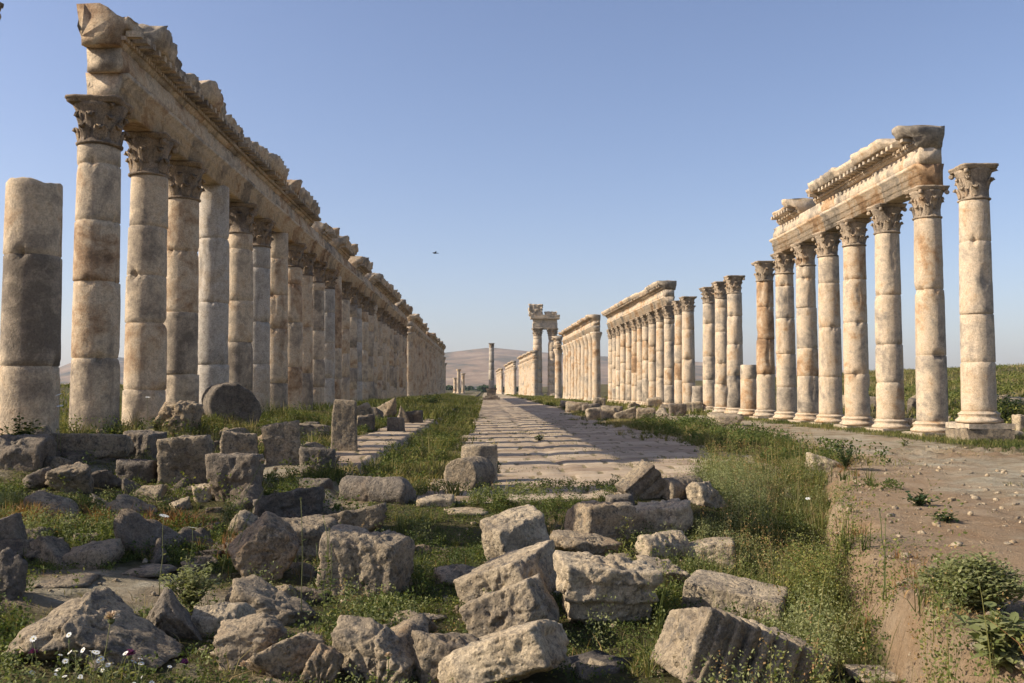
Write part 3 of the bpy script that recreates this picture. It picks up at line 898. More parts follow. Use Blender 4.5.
def entablature(name, x, s, y0, y1, label, seed, mat, parts=('a', 'f', 'c'), cornice_runs=None, frieze_runs=None, zt=None, group=None, step=0.12, rag=(0, 0, 0), dent=True, bite=(0.8, 0.35)):
    """s=+1: the street lies towards +x; the street front is moulded and the cornice leans out over it"""
    t = thing(name, label, 'entablature', (x, y0, zt or ZT), 0, group)
    L = y1 - y0
    H_C = H_C0 if zt is None else 0.98
    jo = [SP * k + 0.02 for k in range(1, int(L / SP) + 1)]
    A = mirror([(-0.38, 0.004), (0.33, 0.004), (0.33, 0.19), (0.38, 0.20), (0.38, 0.40), (0.43, 0.41), (0.43, 0.58), (0.54, 0.64), (0.58, H_A - 0.002), (-0.42, H_A - 0.002), (-0.38, 0.5)], s)
    V, Q, P, tn = extrude(A, rag[0], L, step, seed, 0.018, jo)
    a = Acc(); a.add(V, Q, P=P, a=tn); link('architrave', a.mesh('architrave'), mat, t)
    if 'f' in parts:
        for r0, r1 in (frieze_runs or [(rag[1], L)]):
            a = Acc()
            Fp = mirror([(-0.38, H_A), (0.38, H_A), (0.45, H_A + 0.16), (0.45, H_A + 0.30), (0.38, H_A + 0.46), (0.41, H_A + H_F - 0.002), (-0.38, H_A + H_F - 0.002)], s)
            V, Q, P, tn = extrude(Fp, r0, r1, step, seed + 40, 0.025, [j + 0.9 for j in jo])
            a.add(V, Q, P=P, a=tn); link('frieze', a.mesh('frieze'), mat, t)
    if 'c' in parts:
        for q, (r0, r1) in enumerate(cornice_runs or [(rag[2], L)]):
            a = Acc()
            zc = H_A + H_F
            Cp = mirror([(-0.42, zc), (0.42, zc), (0.52, zc + 0.10), (0.52, zc + 0.22), (0.60, zc + 0.24), (0.60, zc + 0.34), (1.02, zc + 0.36), (1.05, zc + 0.50), (1.12, zc + 0.56), (1.16, zc + H_C - 0.04), (0.2, zc + H_C), (-0.50, zc + H_C - 0.06), (-0.48, zc + 0.4)], s)
            V, Q, P, tn = extrude(Cp, r0, r1, step * (0.6 if zt and step < 0.2 else 0.9), seed + 80 + 7 * q, 0.08 if zt else 0.05, [j + 0.4 for j in jo], bite=bite, inv=s, ruin=0.6 if zt else 0.15)
            a.add(V, Q, P=P, a=tn)
            if dent:
                rs = np.random.default_rng(seed + q)
                yy = r0 + 0.2
                while yy < r1 - 0.2:
                    if rs.random() > 0.12:
                        V, Q = box_vq(s * 0.76, yy, zc + 0.285, 0.36, 0.17, 0.14, 2, 0.03, seed + int(yy * 10)); a.add(V, Q, a=0.35)
                    yy += 0.40
                yy = r0 + 0.1
                while yy < r1 - 0.1:
                    V, Q = box_vq(s * 0.555, yy, zc + 0.165, 0.10, 0.10, 0.095, 1); a.add(V, Q, a=0.45)
                    yy += 0.17
            link('cornice', a.mesh('cornice', smooth=True), mat, t)
    return t

def ky(k): return SP * (k + 0.0)
yl = YL0 + 0.05
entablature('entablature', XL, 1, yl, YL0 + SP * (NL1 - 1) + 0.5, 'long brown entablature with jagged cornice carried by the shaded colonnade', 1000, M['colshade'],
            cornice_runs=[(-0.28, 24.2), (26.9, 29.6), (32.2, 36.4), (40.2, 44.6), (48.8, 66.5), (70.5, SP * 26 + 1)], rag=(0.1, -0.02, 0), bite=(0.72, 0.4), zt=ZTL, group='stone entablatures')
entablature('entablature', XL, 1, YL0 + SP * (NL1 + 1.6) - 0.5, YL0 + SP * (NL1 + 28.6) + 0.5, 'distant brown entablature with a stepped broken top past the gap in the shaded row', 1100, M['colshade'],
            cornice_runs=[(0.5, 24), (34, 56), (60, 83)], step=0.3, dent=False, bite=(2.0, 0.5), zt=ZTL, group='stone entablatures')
yr = YR0 + SP - 0.5
entablature('entablature', XR, -1, yr, YR0 + SP * 6 + 0.45, 'cream entablature with dentil cornice on the nearest sunlit columns, its cornice broken in two', 1200, M['col'],
            cornice_runs=[(0.0, 10.0), (12.3, 15.3)], rag=(0.05, 0.0, 0), bite=(1.1, 0.2), group='stone entablatures')
entablature('entablature', XR, -1, MID[0] - 0.5, MID[-1] + 0.6, 'complete cream entablature over the middle group of sunlit columns', 1300, M['col'], step=0.2, bite=(2.4, 0.12), group='stone entablatures').rotation_euler.z = 0.7 / 31
entablature('entablature', x3(Y3[0]), -1, Y3[0] - 0.6, Y3[-1] + 0.8, 'distant cream entablature on the third sunlit group beside the tall portico', 1400, M['col'], step=0.3, dent=False, bite=(2.0, 0.2), group='stone entablatures').rotation_euler.z = 0.7 / 34
e = entablature('entablature', 11.6, -1, 150.2, 156.5, 'short cream entablature block in front of the tall portico', 1450, M['col'], step=0.3, dent=False, bite=(2.0, 0.4), group='stone entablatures')
e.location.z = ZT - 0.35
for (y0, y1, xa, xb, n, lab), el in zip(FAR, ('far entablature over the wall-like row past the portico', 'far entablature halfway between the portico and the lone pedestal column', 'farthest entablature beside the lone pedestal column')):
    entablature('entablature', xa, -1, y0 - 0.7, y1 + 0.7, el, 1470 + n, M['col'], parts=('a', 'f', 'c'), step=0.8, dent=False, bite=(3.0, 0.4), group='stone entablatures').rotation_euler.z = (xa - xb) / (y1 - y0)
# the portico's entablature runs across
pe = thing('entablature', 'tall portico entablature with a broken raised block on its street corner', 'entablature', ((PX[0] + PX[1]) / 2, 215.0, 15.53), 0, 'stone entablatures')
hw = (PX[1] - PX[0]) / 2 + 1.1
for nm, z0, h, ov in (('architrave', 0.0, 1.3, 0.0), ('frieze', 1.302, 1.0, -0.08), ('cornice', 2.304, 0.9, 0.5)):
    a = Acc(); V, Q = box_vq(0, 0, z0 + h / 2, 2 * (hw + ov), 2.0 + 2 * ov, h, 10, 0.10, 1500 + int(z0 * 10)); a.add(V, Q, a=0.45); link(nm, a.mesh(nm), M['col'], pe)
a = Acc(); V, Q = box_vq(-hw + 0.7, 0, 3.21 + 1.15, 3.0, 2.4, 2.4, 10, 0.5, 1550); a.add(V, Q, a=0.4); link('broken_pediment_block', a.mesh('broken_pediment_block'), M['col'], pe)
a = Acc(); V, Q = box_vq(1.3, 0, 3.21 + 0.35, 2.6, 2.0, 0.7, 8, 0.4, 1551); a.add(V, Q, a=0.4); link('broken_pediment_block', a.mesh('broken_pediment_block'), M['col'], pe)

# ------------------------------------------------------------------ the lone column on its pedestal in the street
p = at_depth(491.5, 396, 170)
lc = thing('pedestal_column', 'lone tall column on a stepped pedestal in the middle of the far street', 'column', (p[0], 170, float(ground(p[0], 170)) + 0.0))
a = Acc()
for (w_, z0_, h_) in ((3.0, 0, 0.45), (2.3, 0.452, 0.35), (1.6, 0.804, 1.0), (1.9, 1.806, 0.25)):
    V, Q = box_vq(0, 0, z0_ + h_ / 2, w_, w_, h_, 5, 0.10, 1600 + int(z0_ * 9)); a.add(V, Q, a=0.2)
link('pedestal', a.mesh('pedestal'), M['rock_pale'], lc)
link('shaft', shaft_mesh(0.53, 0.45, 7.3, 1610, 18, 0.5, tones=lambda i, n, rs: rs.choice([0.5, 0.6, 0.4])), M['colgrey'], lc, (0, 0, 2.05))
c = link('capital', caps_right[1], None, lc, (0, 0, 9.33)); c.scale = (0.9, 0.9, 0.75)

# ------------------------------------------------------------------ fallen stones
def ico(sub):
    import bmesh
    bm = bmesh.new()
    bmesh.ops.create_icosphere(bm, subdivisions=sub, radius=1.0)
    V = np.array([v.co[:] for v in bm.verts]); T = np.array([[v.index for v in f.verts] for f in bm.faces])
    bm.free()
    return V, T
ICO = {k: ico(k) for k in (3, 4, 5, 6)}

def rotm(rx, ry, rz):
    cx, sx, cy, sy, cz, sz = math.cos(rx), math.sin(rx), math.cos(ry), math.sin(ry), math.cos(rz), math.sin(rz)
    X_ = np.array([[1, 0, 0], [0, cx, -sx], [0, sx, cx]]); Y_ = np.array([[cy, 0, sy], [0, 1, 0], [-sy, 0, cy]]); Z_ = np.array([[cz, -sz, 0], [sz, cz, 0], [0, 0, 1]])
    return Z_ @ Y_ @ X_

def stone_shape(dim, rot, seed, sub=4, sharp=16, cuts=5, rough=1.0, relief=None, shape='block'):
    """broken block: soft intersection of half-spaces seen from its middle, worn by noise; returned with its base at z = 0, centred"""
    rs = np.random.default_rng(seed)
    D, T = ICO[sub]
    hx, hy, hz = dim[0] / 2, dim[1] / 2, dim[2] / 2
    if shape == 'drum':
        sharp = 36
        rad = np.sqrt((D[:, 0] / hx) ** 2 + (D[:, 2] / hz) ** 2)
        q = [rad ** sharp, (np.abs(D[:, 1]) / hy) ** sharp]
        for _ in range(cuts):
            n = rs.normal(size=3); n /= np.linalg.norm(n)
            d = abs(n[0]) * hx * 0.72 + abs(n[1]) * hy + abs(n[2]) * hz * 0.72
            q.append(np.clip(D @ n / (d * rs.uniform(0.82, 0.95)), 0, None) ** sharp)
    else:
        q = []
        for ax, hh in ((0, hx), (1, hy), (2, hz)):
            for sg in (-1, 1):
                n = np.zeros(3); n[ax] = sg
                n = n + rs.normal(size=3) * (0.06 if shape == 'block' else 0.28); n /= np.linalg.norm(n)
                q.append(np.clip(D @ n / (hh * rs.uniform(0.9, 1.05)), 0, None) ** sharp)
        for _ in range(cuts):
            n = rs.normal(size=3) * [1 / hx, 1 / hy, 1 / hz]; n /= np.linalg.norm(n)
            d = abs(n[0]) * hx + abs(n[1]) * hy + abs(n[2]) * hz
            q.append(np.clip(D @ n / (d * rs.uniform(0.60, 0.86)), 0, None) ** sharp)
    r = np.sum(q, 0) ** (-1.0 / sharp)
    V = D * r[:, None]
    s = (dim[0] * dim[1] * dim[2]) ** (1 / 3)
    n1 = fbm(V / s * 1.6 + seed * 0.37, seed, 3)
    n2_ = fbm(V / s * 5.5 + seed * 0.71, seed + 4, 4)
    rg = 1 - np.abs(fbm(V / s * 3.2 + seed * 1.3, seed + 8, 3)) * 2
    n3_ = fbm(V / s * 14 + seed * 0.17, seed + 21, 3)
    pit = sst(0.30, 0.5, fbm(V / s * 7.5 + seed * 0.9, seed + 25, 2))
    k = s * rough * (0.075 * n1 + 0.055 * n2_ + 0.02 * n3_ - 0.035 * pit - 0.05 * np.clip(rg - 0.6, 0, 1) * 2 - 0.07 * sst(0.25, 0.55, fbm(V / s * 2.4 + 3.1, seed + 15, 3)))
    V = V + D * k[:, None]
    if relief is not None:
        kind, ax, freq, amp = relief
        if kind == 'flute':       # parallel mouldings
            w = V[:, ax]
            g = np.abs(np.sin(w * freq * math.pi)) ** 0.7
            V = V - D * (amp * (1 - g) * (1 + 0.6 * n1))[:, None]
        elif kind == 'fan':       # leaf carving on the near face
            x_, z_ = V[:, 0] - 0.15 * dim[0], V[:, 2] + hz * 0.9
            g = np.abs(np.sin(np.arctan2(x_, z_) * freq))
            V[:, 1] -= np.where(D[:, 1] < -0.2, amp * g * sst(0.0, 0.35, np.hypot(x_, z_) / hz), 0)
        elif kind == 'steps':     # moulded lower edge
            g = np.floor((V[:, 2] + hz) / dim[2] * freq) / freq
            V[:, :2] *= (0.74 + 0.28 * np.clip(g * 1.6, 0, 1))[:, None]
    V = V @ rotm(*rot).T
    return V, T, s

ALBEDO = {'g': 'rock', 'd': 'rock_dark', 'p': 'rock_pale'}
def stone(u, v, wpx, hpx, label, depth=0.75, rot=(0, 0, 0), shape='block', mat='g', sub=4, seed=None, name='stone_block', cat='stone', group='fallen stones', cuts=5, sharp=36, rough=1.0, relief=None, sink=0.16, lift=0.0, aspect=(1, 1, 1), peak=None):
    """u, v: middle of the foot in the photograph, wpx x hpx the outline; turned into metres where that foot meets the ground"""
    global _SEED
    _SEED += 1
    seed = seed or _SEED
    p = on_ground(u, v)
    d = p[1]
    w = 1.06 * wpx * d / FPX
    dep = w * depth
    down = (EYE - p[2]) / d
    h = max(hpx * d / FPX - 0.5 * dep * down, 0.5 * hpx * d / FPX)
    V, T, s = stone_shape((aspect[0], aspect[1] * depth, aspect[2] * h / w), rot, seed, sub, sharp, cuts, rough, relief, shape)
    if peak:
        hw = np.abs(V[:, 0]).max(); t_ = np.clip(np.abs(V[:, 0] / hw - peak[0]) / (1 + abs(peak[0])), 0, 1)
        V[:, 2] = V[:, 2].min() + (V[:, 2] - V[:, 2].min()) * (1 - peak[1] * t_)
    lo, hi = V.min(0), V.max(0)
    V = (V - [(lo[0] + hi[0]) / 2, (lo[1] + hi[1]) / 2, lo[2]]) * (np.array([w, dep, h * (1 + sink)]) / (hi - lo))
    FOOT.append((p[0], p[1] + dep * 0.42, w, dep, h))
    k = np.random.default_rng(seed)
    m = mesh_np(name, V, None, T, attrs={'tone': np.full(len(V), k.uniform(0.2, 0.75))})
    o = link(name, m, M[ALBEDO[mat]], None, (p[0] * (1 + dep / 2 / d), p[1] + dep * 0.42, p[2] - h * sink + lift))
    return tag(o, label, cat, group, 'thing')
_SEED = 2000
FOOT = []
R = math.radians
B = dict(shape='boulder')
# --- near left
stone(94, 682, 166, 92, 'large grey boulder with a peaked top behind the white daisies', 0.6, (0.1, R(8), 0.3), mat='g', sub=6, cuts=6, peak=(-0.1, 0.62), rough=1.25, **B)
stone(172, 650, 66, 66, 'dark pointed rock between the peaked boulder and the pale heap', 0.8, (0.2, R(10), 0.6), mat='d', sub=5, peak=(0.0, 0.8), **B)
stone(270, 628, 92, 54, 'grey angular rock with a bright west edge, topmost of the heap of five', 0.8, (0, R(18), -0.4), sub=5, cuts=7, **B)
stone(226, 646, 60, 44, 'small pale wedge rock at the left end of the heap of five', 0.7, (0.2, R(-10), 0.3), mat='p', sub=5, cuts=6, **B)
stone(252, 674, 70, 60, 'pale grey rock with a lit sloping side in the middle of the heap', 0.8, (0.3, R(-28), 0.2), sub=5, cuts=7, **B)
stone(286, 686, 76, 56, 'rounded grey rock lowest in the heap, in front of the lit sloping one', 0.8, (0.1, R(-16), 0.5), sub=5, cuts=6, **B)
stone(380, 692, 92, 76, 'rough grey boulder carved with leaf ribs on its near side', 0.7, (0, R(14), -0.2), sub=6, cuts=7, relief=('fan', 1, 9, 0.05), name='carved_block', **B)
stone(322, 690, 40, 46, 'small carved leaf fragment leaning on the rounded grey rock', 0.5, (0, R(28), 0), sub=5, relief=('fan', 1, 8, 0.09), name='carved_fragment')
stone(446, 690, 66, 62, 'low dark-sided boulder between the leaf-carved boulder and the lowest pale slab', 0.8, (0.1, R(10), 0.4), sub=5, **B)
stone(12, 606, 34, 58, 'dark rock cut by the frame edge above the peaked boulder', 0.9, (0, R(10), 0), mat='d', **B)
# --- near middle
stone(504, 702, 132, 92, 'lowest pale tilted slab, its dark broken side facing the green gap', 0.9, (0, R(-24), R(-18)), mat='p', sub=6, cuts=4, rough=0.8)
stone(510, 650, 98, 80, 'middle one of the three overlapping pale slabs', 0.9, (0, R(-22), R(-18)), mat='p', sub=6, cuts=3, rough=0.8)
stone(510, 622, 112, 84, 'longest and uppermost of the three overlapping pale slabs', 1.1, (0, R(-20), R(-30)), mat='p', sub=6, cuts=3, rough=0.8)
stone(606, 634, 102, 84, 'big pale block overhanging a moulded lower edge between slabs and fluted block', 0.8, (0, R(4), R(8)), mat='p', sub=6, cuts=4, relief=('steps', 2, 4, 0))
stone(516, 576, 70, 70, 'squarish pale block standing alone above the three pale slabs', 0.8, (0, R(-5), R(25)), mat='p', sub=6, cuts=3, rough=0.7)
stone(586, 562, 72, 32, 'low jagged rock between the squarish block and the overhanging block', 0.6, (0, R(10), 0), sub=5, cuts=8, rough=1.6, **B)
stone(600, 552, 70, 52, 'dark-sided broad block at the foot of the street paving', 0.8, (0, 0, R(20)), sub=5, cuts=4)
stone(456, 590, 46, 24, 'small low stone in the grass left of the three pale slabs', 0.8, (0, 0, 0.3), **B)
stone(738, 704, 170, 116, 'massive block with ridged mouldings across its front, nearest the viewer', 0.7, (0, R(22), R(16)), mat='p', sub=6, cuts=1, rough=0.45, relief=('flute', 0, 8, 0.10), name='moulded_block')
stone(736, 624, 114, 50, 'flat-topped slab lying behind the massive ridged block', 0.8, (0, R(4), R(-20)), mat='p', sub=6, cuts=2, rough=0.6)
stone(662, 563, 54, 32, 'short drum lying on its side with its round end to the light', 1.0, (0, R(12), R(-62)), mat='p', shape='drum', sub=5, cuts=1, name='column_drum', cat='column drum', aspect=(0.6, 1.1, 1))
stone(664, 592, 56, 36, 'broken pale fragment below the short drum', 0.8, (0.2, R(24), 0.2), mat='p', sub=5, cuts=7, rough=1.5, **B)
stone(709, 567, 54, 30, 'pale low block in the weeds right after the short drum', 0.9, (0, R(-4), R(-15)), mat='p', sub=5)
stone(660, 536, 68, 38, 'pitted pale block in front of the tilted moulded cornice', 0.8, (0, R(-6), R(-14)), mat='p', sub=5, rough=1.4)
stone(620, 515, 27, 21, 'small dark cube-shaped stone at the street edge', 0.9, (0, R(3), 0.1), mat='d', cuts=1, rough=0.5)
stone(642, 505, 52, 46, 'tilted cornice block with three grooved mouldings, propped on the street', 0.7, (R(12), R(-38), R(10)), mat='g', sub=6, cuts=1, rough=0.45, relief=('flute', 2, 3.4, 0.06), name='moulded_block')
stone(680, 503, 50, 28, 'smooth lying drum between the tilted cornice block and a rough round stone', 0.9, (0, R(6), R(-55)), mat='p', shape='drum', sub=5, cuts=1, name='column_drum', cat='column drum', rough=0.5, aspect=(0.55, 1.1, 1))
stone(706, 510, 40, 30, 'rough rounded stone touching the smooth lying drum', 0.9, (0, 0.2, 0.4), mat='p', sub=5, rough=1.3, **B)
stone(822, 478, 32, 26, 'small white rock half hidden in the weeds beside the terrace', 0.8, (0.2, 0.3, 0.1), mat='p', **B)
stone(470, 490, 50, 34, 'round-ended drum lying at the street side before the upright one', 0.9, (0, 0, R(-28)), mat='g', shape='drum', sub=5, cuts=0, rough=0.35, aspect=(0.75, 0.9, 1.1), name='column_drum', cat='column drum')
stone(479, 484, 36, 40, 'upright flat-topped drum just behind the lying drum on the street', 0.95, (R(90), 0, 0.2), mat='p', shape='drum', sub=5, cuts=0, rough=0.4, sharp=28, name='column_drum', cat='column drum')
# --- middle left
stone(368, 602, 90, 76, 'big block with a flaking bright top and shaded front', 0.8, (0, R(3), R(-10)), sub=6, cuts=3)
stone(393, 558, 44, 22, 'flat pale-topped slab beyond the flaking block', 1.0, (0, 0, 0.2), mat='p', sub=5)
stone(305, 568, 78, 52, 'long broken cornice piece in shade behind the tilted block', 0.7, (0.1, R(-6), R(18)), sub=5, cuts=5, relief=('flute', 2, 4, 0.04), name='moulded_block')
stone(344, 542, 90, 44, 'humped rough boulder beyond the flaking block, half shaded', 0.7, (0, R(8), 0.1), sub=5, cuts=7, **B)
stone(262, 588, 74, 76, 'tall tilted block with its bright edge towards the weeds', 0.8, (0.1, R(-36), R(12)), sub=6, cuts=4)
stone(248, 540, 36, 30, 'small pointed rock resting behind the tall tilted block', 0.8, (0.2, R(28), 0), **B)
stone(378, 507, 74, 32, 'rounded fallen shaft piece lying in the dark grass', 0.8, (0, 0, R(72)), mat='d', shape='drum', sub=5, cuts=1, name='column_drum', cat='column drum', rough=0.6, aspect=(0.5, 1.3, 1))
stone(345, 453, 27, 54, 'upright rough square pillar stone at the walkway edge', 0.8, (0, 0, R(6)), sub=5, cuts=0, rough=0.35, sharp=26, name='upright_block')
stone(318, 477, 38, 32, 'square dark block leaning by the upright pillar stone', 0.9, (0, 0, R(10)), mat='d', cuts=2)
stone(282, 468, 38, 48, 'upright slab of grey stone between rounded stone and pillar stone', 0.7, (0, R(-10), R(12)), sub=5, cuts=4)
stone(232, 428, 58, 46, 'dark rounded drum end rising behind the tan blocks', 0.6, (0, R(20), R(24)), mat='d', shape='drum', sub=5, cuts=1, rough=0.5, name='column_drum', cat='column drum')
stone(178, 434, 42, 34, 'rough honeycombed grey stone at the feet of the shaded columns', 0.7, (0, R(8), 0), sub=5, rough=1.6)
stone(186, 492, 54, 58, 'tall squared tan-grey block with a rounded top in the rubble row', 0.8, (0, R(2), R(8)), sub=5, cuts=2, rough=0.8)
stone(236, 508, 50, 56, 'tall shaded block standing next to the squared tan-grey one', 0.8, (0, R(-3), R(-8)), mat='d', sub=5, cuts=2)
stone(239, 470, 36, 40, 'narrow grey slab upright behind the tall shaded block', 0.6, (0, R(5), R(5)), sub=5, cuts=3)
stone(88, 462, 86, 30, 'long flat lintel slab under the shaded columns', 0.5, (0, R(1), R(6)), sub=5, cuts=2, rough=0.7, lift=0.02)
stone(142, 464, 42, 34, 'dark cracked block at the end of the long lintel slab', 0.8, (0, R(6), R(-10)), mat='d', sub=5)
stone(139, 484, 40, 26, 'small squared block under the dark cracked one', 0.8, (0, 0, 0.1), mat='d')
stone(16, 474, 64, 40, 'dark block in the corner below the broken column stump', 0.7, (0, R(4), 0.1), mat='d', sub=5)
stone(30, 447, 40, 22, 'sloping grey stone just below the broken column stump', 0.8, (0, R(-16), 0.1))
stone(72, 500, 42, 38, 'pointed pale-sided rock in the left rubble above the red dry grass', 0.8, (0.2, R(38), 0.2), mat='g', sub=5, cuts=6, **B)
stone(56, 522, 46, 30, 'smooth grey boulder in front of the pointed rubble rock', 0.8, (0, R(10), 0.3), sub=5, sharp=7, rough=0.6, **B)
stone(34, 493, 34, 26, 'small grey rock left of the pointed rubble rock', 0.8, (0.1, R(-20), 0.3), mat='d', **B)
stone(132, 524, 48, 30, 'pale rough rock behind the red dry grass', 0.8, (0.1, R(14), 0.3), sub=5, cuts=7, **B)
stone(8, 552, 36, 40, 'grey rock at the frame edge left of the red dry grass', 0.8, (0, R(-14), 0.2), mat='d', **B)
stone(202, 505, 22, 21, 'small bright cube stone before the squared tan-grey block', 0.9, (0, R(-8), 0.3), mat='p', cuts=2)
stone(180, 512, 22, 15, 'small white stone low before the squared tan-grey block', 0.9, (0, 0.1, 0.3), mat='p', **B)
stone(62, 592, 70, 12, 'flat bare slab level with the soil behind the peaked boulder', 1.2, (0, 0, 0.2), mat='g', sink=0.3)
stone(140, 577, 80, 10, 'flat bare slab in the trodden patch of the left rubble', 1.0, (0, 0, -0.2), mat='g', sink=0.3)
stone(288, 530, 72, 46, 'dark earthy boulder sunk in weeds between the tall shaded block and fallen shaft', 0.8, (0, R(-8), 0.2), mat='d', sub=5, **B)
stone(302, 438, 56, 15, 'long low slab lying behind the upright grey slabs', 0.5, (0, R(2), R(8)), sub=5)
stone(104, 492, 40, 24, 'low mossy stone under the long lintel slab', 0.8, (0, R(6), 0.2), mat='d', **B)
stone(150, 504, 30, 20, 'small broken stone beside the small squared block', 0.8, (0, R(-12), 0.4), **B)
stone(100, 512, 26, 18, 'small dark stone in the red dry grass', 0.8, (0, R(12), 0.4), mat='d', **B)
stone(60, 474, 30, 18, 'small grey stone between corner block and lintel slab', 0.8, (0, R(12), 0.1), **B)
stone(436, 508, 36, 14, 'flat kerb stone at the lower street corner by the lying drum', 0.8, (0, 0, 0.1), mat='p')
stone(466, 518, 44, 10, 'loose paving slab fallen below the front edge of the street', 0.9, (0, R(3), 0.2), mat='p')
stone(450, 606, 22, 10, 'small pale stone in the grass below the low small stone', 0.9, (0, 0.1, 0.2), mat='p', **B)
stone(432, 626, 30, 12, 'flat pale stone half sunk left of the middle slab', 0.9, (0, 0.1, 0.2), mat='p', **B)
stone(310, 606, 36, 22, 'dark stone in the shaded gap between the tilted block and the flaking block', 0.8, (0, R(14), 0.2), mat='d', **B)
stone(640, 606, 32, 20, 'loose chip of stone at the corner of the overhanging block', 0.8, (0, R(-14), 0.2), mat='p', **B)
stone(560, 600, 26, 18, 'wedge of stone jammed between uppermost slab and overhanging block', 0.8, (0, R(-24), 0.2), mat='p', **B)
stone(210, 560, 26, 12, 'low grey stone in the weeds before the trodden patch', 0.8, (0, R(4), 0.2), **B)
def chips(n, us, vs, size, label, group, seed, mats):
    r = np.random.default_rng(seed)
    protos = []
    for q in range(7):
        V, T, s_ = stone_shape((1, r.uniform(0.6, 1.0), r.uniform(0.4, 0.8)), (r.uniform(0, 0.6), r.uniform(-0.5, 0.5), 0), seed + q, 4, 24, 6, 1.1, None, 'boulder')
        protos.append(mesh_np('stone_chip', V, None, T, attrs={'tone': np.full(len(V), r.uniform(0.2, 0.8))}))
        protos[-1].materials.append(M[ALBEDO[mats[q % len(mats)]]])
    k = 0
    while k < n:
        u, v = r.uniform(*us), r.uniform(*vs)
        p = on_ground(u, v)
        if p[0] > bank_x(p[1]) - 0.6 or (p[0] > -1.6 and p[1] > 15): continue
        s_ = size * np.exp(r.normal(0, 0.45))
        o = bpy.data.objects.new('stone_chip', protos[int(r.integers(7))])
        COL.objects.link(o)
        o.location = (p[0], p[1], p[2] + s_ * 0.06); o.scale = (s_, s_, s_)
        o.rotation_euler = (r.uniform(-0.3, 0.3), r.uniform(-0.3, 0.3), r.uniform(0, 6.28))
        tag(o, label, 'stone', group, 'thing'); k += 1
chips(78, (0, 340), (450, 570), 0.33, 'small broken grey stone lying in the weeds of the shaded rubble bank', 'small stones of the rubble bank', 5000, 'gdg')
chips(56, (180, 720), (540, 680), 0.18, 'small pale stone chip on the ground between the big fallen blocks', 'stone chips between the fallen blocks', 5100, 'pgp')
chips(22, (0, 330), (428, 462), 0.42, 'broken stone in the weeds at the feet of the shaded columns', 'broken stones under the shaded columns', 5200, 'gd')
# soil has banked up round the stones
_bx, _by = np.arange(-14, 12, 0.05), np.arange(2.5, 31, 0.05)
_BX, _BY = np.meshgrid(_bx, _by)
_BZ = np.zeros_like(_BX)
for fx, fy, w_, d_, h_ in FOOT:
    if fy > 30: continue
    ix = (np.abs(_bx - fx) < 1.6 * w_ + 0.3).nonzero()[0]; iy = (np.abs(_by - fy) < 1.6 * d_ + 0.3).nonzero()[0]
    if not len(ix) or not len(iy): continue
    sl = np.ix_(iy, ix)
    k_ = np.hypot((_BX[sl] - fx) / (w_ * 0.66), (_BY[sl] - fy) / (d_ * 0.66 + 0.06))
    _BZ[sl] = np.maximum(_BZ[sl], 0.13 * min(h_, 0.6) * np.exp(-k_ ** 3))
_ground0 = ground
def ground(x, y, rough=True):
    x = np.asarray(x, float); y = np.asarray(y, float)
    i = np.clip(np.rint((x + 14) / 0.05).astype(int), 0, len(_bx) - 1); j = np.clip(np.rint((y - 2.5) / 0.05).astype(int), 0, len(_by) - 1)
    return _ground0(x, y, rough) + _BZ[j, i]
co = np.zeros(len(gm.vertices) * 3, np.float32); gm.vertices.foreach_get('co', co); co = co.reshape(-1, 3)
ii = np.clip(np.rint((co[:, 0] + 14) / 0.05).astype(int), 0, len(_bx) - 1); jj = np.clip(np.rint((co[:, 1] - 2.5) / 0.05).astype(int), 0, len(_by) - 1)
co[:, 2] += _BZ[jj, ii]
gm.vertices.foreach_set('co', co.ravel()); gm.update()
# --- on the walkway, further off
for u, v, w, h, lab, kw in (
        (362, 424, 26, 22, 'leaning slab with a bright top edge behind the upright pillar stone', dict(rot=(0, R(-24), 0))),
        (366, 432, 18, 18, 'boxy stone just right of the upright pillar stone', dict(rot=(0, 0, 0.3))),
        (386, 419, 22, 22, 'pointed stone farther along the walkway behind the dark box stone', dict(rot=(0, R(-34), 0.2), shape='boulder')),
        (396, 432, 17, 15, 'dark box stone with a pale lid-like top on the walkway', dict(mat='d', cuts=1, rough=0.5)),
        (403, 424, 13, 19, 'thin pointed stone leaning near the end of the walkway rubble', dict(rot=(0, R(40), 0), shape='boulder')),
        (414, 424, 17, 14, 'low square stone last in the walkway rubble', dict(mat='d', cuts=1)),
        (376, 421, 16, 14, 'small rough stone hidden between slab and pointed stone on the walkway', dict(mat='d', shape='boulder'))):
    stone(u, v, w, h, lab, 0.8, group='stones along the walkway', **kw)
